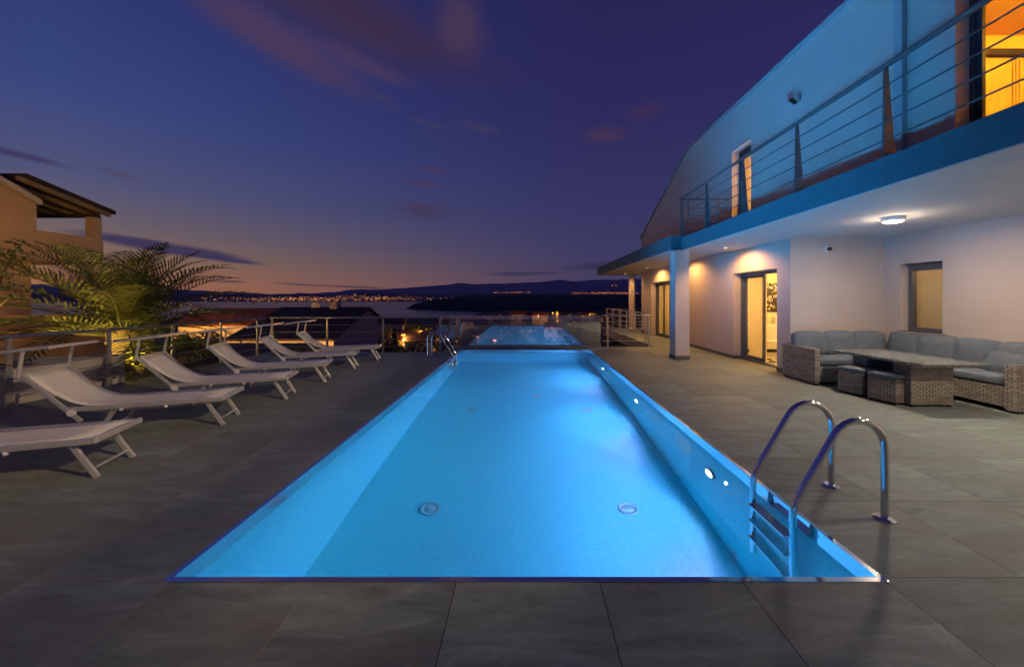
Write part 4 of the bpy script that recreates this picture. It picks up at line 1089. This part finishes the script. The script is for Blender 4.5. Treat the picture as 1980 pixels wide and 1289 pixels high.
# town lights on the far shore: a far-off town that reads as one band of light
rl = random.Random(21)
def lights_obj(name, pts, mat):
    m = MB()
    for (c,s_) in pts: m.box(c.x-s_,c.x+s_,c.y-s_,c.y+s_,c.z-s_*.8,c.z+s_*.8)
    return stuff(m.build(name,mat,weld=False))
emit('town_orange',(1,.30,.06),2.0); emit('town_white',(1,.48,.16),2.2)
def coast_z(px,t_):
    prof = [(-900,566),(340,568),(520,571),(640,570),(690,566),(760,567),(860,570),(960,567),(1100,566),(1400,566),(2500,566)]
    y = 7000+2500*t_; zt = H-(interp(prof,px)-VY)*9500/F
    return y, -42+(zt+42)*(t_**.8)
pa, pb = [], []
for _ in range(900):
    px = rl.triangular(330,935,600); t_ = abs(rl.gauss(0,.26))
    dens = interp([(330,.45),(440,.7),(520,1),(760,1),(830,.6),(935,.25)],px)
    if rl.random() > dens or t_ > .9: continue
    y,z = coast_z(px,t_); c = Vector(((px-VX)/F*y,y,z+16)); s_ = rl.choice((1.3,1.6,2.0,2.5,3.8))
    (pa if rl.random() < .68 else pb).append((c,s_))
for _ in range(150):
    px = rl.uniform(1105,1235); t_ = .75+rl.gauss(0,.08); y,z = coast_z(px,t_); pa.append((Vector(((px-VX)/F*y,y,z+28)),rl.choice((2.4,3.2,4.5))))
for _ in range(60):
    px = rl.uniform(955,1030); t_ = .93+rl.gauss(0,.04); y,z = coast_z(px,min(1,t_)); pa.append((Vector(((px-VX)/F*y,y,z+28)),rl.choice((2.4,3.2,4))))
for _ in range(120):
    px = rl.uniform(1240,1900); t_ = rl.uniform(.6,.95); y,z = coast_z(px,t_); pa.append((Vector(((px-VX)/F*y,y,z+28)),rl.choice((2.4,3.2,4))))
for px,py in ((1184,552),(1191,552)): pa.append((PY(px,py,9000),7))
lights_obj('town_lights',pa,'town_orange'); lights_obj('harbour_lights',pb,'town_white')
# scattered small lights in the wooded plain
pc = []
for _ in range(70):
    px = rl.uniform(930,1240); y = rl.uniform(130,420); x = (px-VX)/F*y; pc.append((Vector((x,y,ground(y,x)+rl.uniform(2.5,5.5))),rl.choice((.09,.13,.2))*y/200))
lights_obj('village_lights',pc,'town_orange')

# ------------------------------------------------------------------ sky
W = bpy.data.worlds.new('World'); S.world = W; W.use_nodes = True
nt = W.node_tree; nt.nodes.clear()
out = nt.nodes.new('ShaderNodeOutputWorld'); bg = nt.nodes.new('ShaderNodeBackground')
tc = N(nt,'ShaderNodeTexCoord'); sp = N(nt,'ShaderNodeSeparateXYZ'); L(nt,tc.outputs['Generated'],sp.inputs[0])
def M_(op,a,b=None,c=None,clamp=False):
    n = nt.nodes.new('ShaderNodeMath'); n.operation = op; n.use_clamp = clamp
    for i,v in enumerate((a,b,c)):
        if v is None: continue
        if isinstance(v,(int,float)): n.inputs[i].default_value = v
        else: L(nt,v,n.inputs[i])
    return n.outputs[0]
az = M_('ARCTAN2',sp.outputs['X'],sp.outputs['Y']); el = M_('ARCSINE',sp.outputs['Z'])
def azel(px,py):
    u_,v_ = (px-VX)/F,(VY-py)/F
    return math.atan(u_), math.atan(v_/math.sqrt(1+u_*u_))
# base gradients over elevation: towards the afterglow and away from it
eln = M_('DIVIDE',el,math.pi/2)
glow = ramp(nt,[(0,(.36,.135,.062)),(.022,(.33,.142,.075)),(.05,(.23,.135,.088)),(.085,(.145,.112,.13)),(.135,(.078,.085,.185)),(.22,(.040,.062,.21)),(.34,(.024,.038,.17)),(.5,(.022,.027,.12)),(1,(.014,.013,.075))],eln)
cool = ramp(nt,[(0,(.066,.046,.085)),(.03,(.056,.045,.108)),(.08,(.046,.042,.124)),(.17,(.035,.033,.122)),(.30,(.025,.023,.104)),(.5,(.017,.0155,.080)),(1,(.012,.011,.060))],eln)
da = M_('ABSOLUTE',M_('SUBTRACT',az,R(-52)))
gf = M_('POWER',M_('SUBTRACT',1.0,M_('DIVIDE',da,R(64)),clamp=True),1.25)
mixg = N(nt,'ShaderNodeMixRGB'); L(nt,gf,mixg.inputs[0]); L(nt,cool.outputs[0],mixg.inputs[1]); L(nt,glow.outputs[0],mixg.inputs[2])
cur = mixg.outputs[0]
# streaky noise shared by the clouds
cb = N(nt,'ShaderNodeCombineXYZ'); L(nt,M_('MULTIPLY',az,5.0),cb.inputs[0]); L(nt,M_('MULTIPLY',M_('SUBTRACT',el,M_('MULTIPLY',az,-.12)),26.0),cb.inputs[1])
cn = N(nt,'ShaderNodeTexNoise',i_Scale=1.6,i_Detail=7.0,i_Roughness=.6,i_Distortion=.4); L(nt,cb.outputs[0],cn.inputs['Vector'])
cb2 = N(nt,'ShaderNodeCombineXYZ'); L(nt,M_('MULTIPLY',az,9.0),cb2.inputs[0]); L(nt,M_('MULTIPLY',el,14.0),cb2.inputs[1])
cn2 = N(nt,'ShaderNodeTexNoise',i_Scale=1.5,i_Detail=6.0,i_Roughness=.55); L(nt,cb2.outputs[0],cn2.inputs['Vector'])
def cloud(px,py,hl,hh,tilt_,col,alpha,soft=.75,nz=.9,round_=False):
    global cur
    a0,e0 = azel(px,py); a1,e1 = azel(px+10,py); a2,e2 = azel(px,py-10)
    sa = hl*abs(a1-a0)/10; se = hh*abs(e2-e0)/10
    du = M_('SUBTRACT',az,a0); dv = M_('SUBTRACT',el,e0)
    ct,st_ = math.cos(R(tilt_)),math.sin(R(tilt_))
    uu = M_('DIVIDE',M_('ADD',M_('MULTIPLY',du,ct),M_('MULTIPLY',dv,-st_)),sa)
    vv = M_('DIVIDE',M_('ADD',M_('MULTIPLY',du,st_),M_('MULTIPLY',dv,ct)),se)
    q = M_('SQRT',M_('ADD',M_('MULTIPLY',uu,uu),M_('MULTIPLY',vv,vv)))
    q = M_('ADD',q,M_('MULTIPLY',M_('SUBTRACT',(cn2 if round_ else cn).outputs['Fac'],.5),nz*2))
    mr = N(nt,'ShaderNodeMapRange',interpolation_type='SMOOTHSTEP'); L(nt,q,mr.inputs['Value'])
    mr.inputs['From Min'].default_value = 1.0+soft*.3; mr.inputs['From Max'].default_value = 1.0-soft; mr.inputs['To Min'].default_value = 0; mr.inputs['To Max'].default_value = alpha
    mx = N(nt,'ShaderNodeMixRGB'); L(nt,mr.outputs[0],mx.inputs[0]); L(nt,cur,mx.inputs[1]); mx.inputs[2].default_value = (*col,1); cur = mx.outputs[0]
pink = (.082,.044,.092); dusk = (.047,.027,.064); plum = (.040,.030,.088)
cloud(640,10,400,95,9,dusk,.85,.8,.25,True)
cloud(520,70,250,52,15,pink,.75,.85,.25,True)
cloud(690,120,120,26,10,pink,.55,.9,.3,True)
cloud(890,50,60,80,30,(.070,.040,.082),.75,.85,.3,True)
cloud(335,481,190,13,7,plum,.95,.5,.45)
cloud(450,503,70,5,6,plum,.9,.6,.4)
cloud(35,299,115,8,5,(.045,.036,.105),.85,.7,.5)
cloud(1168,262,50,19,3,(.075,.036,.075),.55,.95,.5,True)
cloud(1246,217,40,20,-5,(.06,.03,.07),.5,.95,.5,True)
cloud(815,405,62,20,0,(.055,.032,.075),.6,.9,.7,True)
cloud(835,328,34,7,8,(.075,.036,.085),.6,.9,.6)
cloud(815,355,50,7,4,(.07,.036,.085),.5,.9,.6)
cloud(925,247,46,9,10,(.055,.045,.10),.55,.9,.6)
cloud(830,240,40,7,8,(.055,.045,.10),.45,.9,.6)
cloud(742,192,40,8,22,(.055,.042,.10),.45,.9,.6)
cloud(235,338,60,8,8,(.08,.05,.10),.5,.9,.6)
cloud(442,544,40,3,0,(.08,.045,.06),.8,.7,.4)
cloud(580,550,60,2.6,3,(.07,.04,.06),.8,.7,.4)
cloud(690,555,90,3,2,(.06,.036,.06),.8,.7,.4)
cloud(1010,529,75,5,-1,(.034,.030,.075),.8,.7,.5)
cloud(1150,514,70,9,-3,(.034,.026,.072),.75,.8,.5)
# the physical sky with the sun just under the horizon adds the last of its light
sky = N(nt,'ShaderNodeTexSky',sky_type='NISHITA',sun_disc=False,sun_elevation=R(-4.0),sun_rotation=R(-62),altitude=80.0)
sks = N(nt,'ShaderNodeVectorMath',operation='SCALE'); sks.inputs['Scale'].default_value = .02; L(nt,sky.outputs[0],sks.inputs[0])
adn = N(nt,'ShaderNodeVectorMath',operation='ADD'); L(nt,cur,adn.inputs[0]); L(nt,sks.outputs[0],adn.inputs[1])
L(nt,adn.outputs[0],bg.inputs['Color']); bg.inputs['Strength'].default_value = 1.0
L(nt,bg.outputs[0],out.inputs['Surface'])

# ------------------------------------------------------------------ camera and render settings
cd = bpy.data.cameras.new('Camera'); cam = bpy.data.objects.new('Camera',cd); COL.objects.link(cam)
cam.location = (0,0,H); cam.rotation_euler = (R(90),0,0)
cd.sensor_fit = 'HORIZONTAL'; cd.sensor_width = 36; cd.lens = 36*F/1980
cd.shift_x = -(VX-990)/1980; cd.shift_y = -(644.5-VY)/1980
cd.clip_start = .05; cd.clip_end = 90000
S.camera = cam
S.render.engine = 'CYCLES'
cy = S.cycles
cy.use_denoising = True; cy.denoiser = 'OPENIMAGEDENOISE'
cy.max_bounces = 10; cy.diffuse_bounces = 4; cy.glossy_bounces = 5; cy.transmission_bounces = 8; cy.transparent_max_bounces = 12
cy.caustics_reflective = False; cy.caustics_refractive = True; cy.sample_clamp_indirect = 40.0; cy.blur_glossy = .3
cy.use_light_tree = True
S.view_settings.view_transform = 'Standard'; S.view_settings.look = 'None'; S.view_settings.exposure = 0; S.view_settings.gamma = 1
for o in list(bpy.data.objects):
    if '_world' in o.keys(): del o['_world']
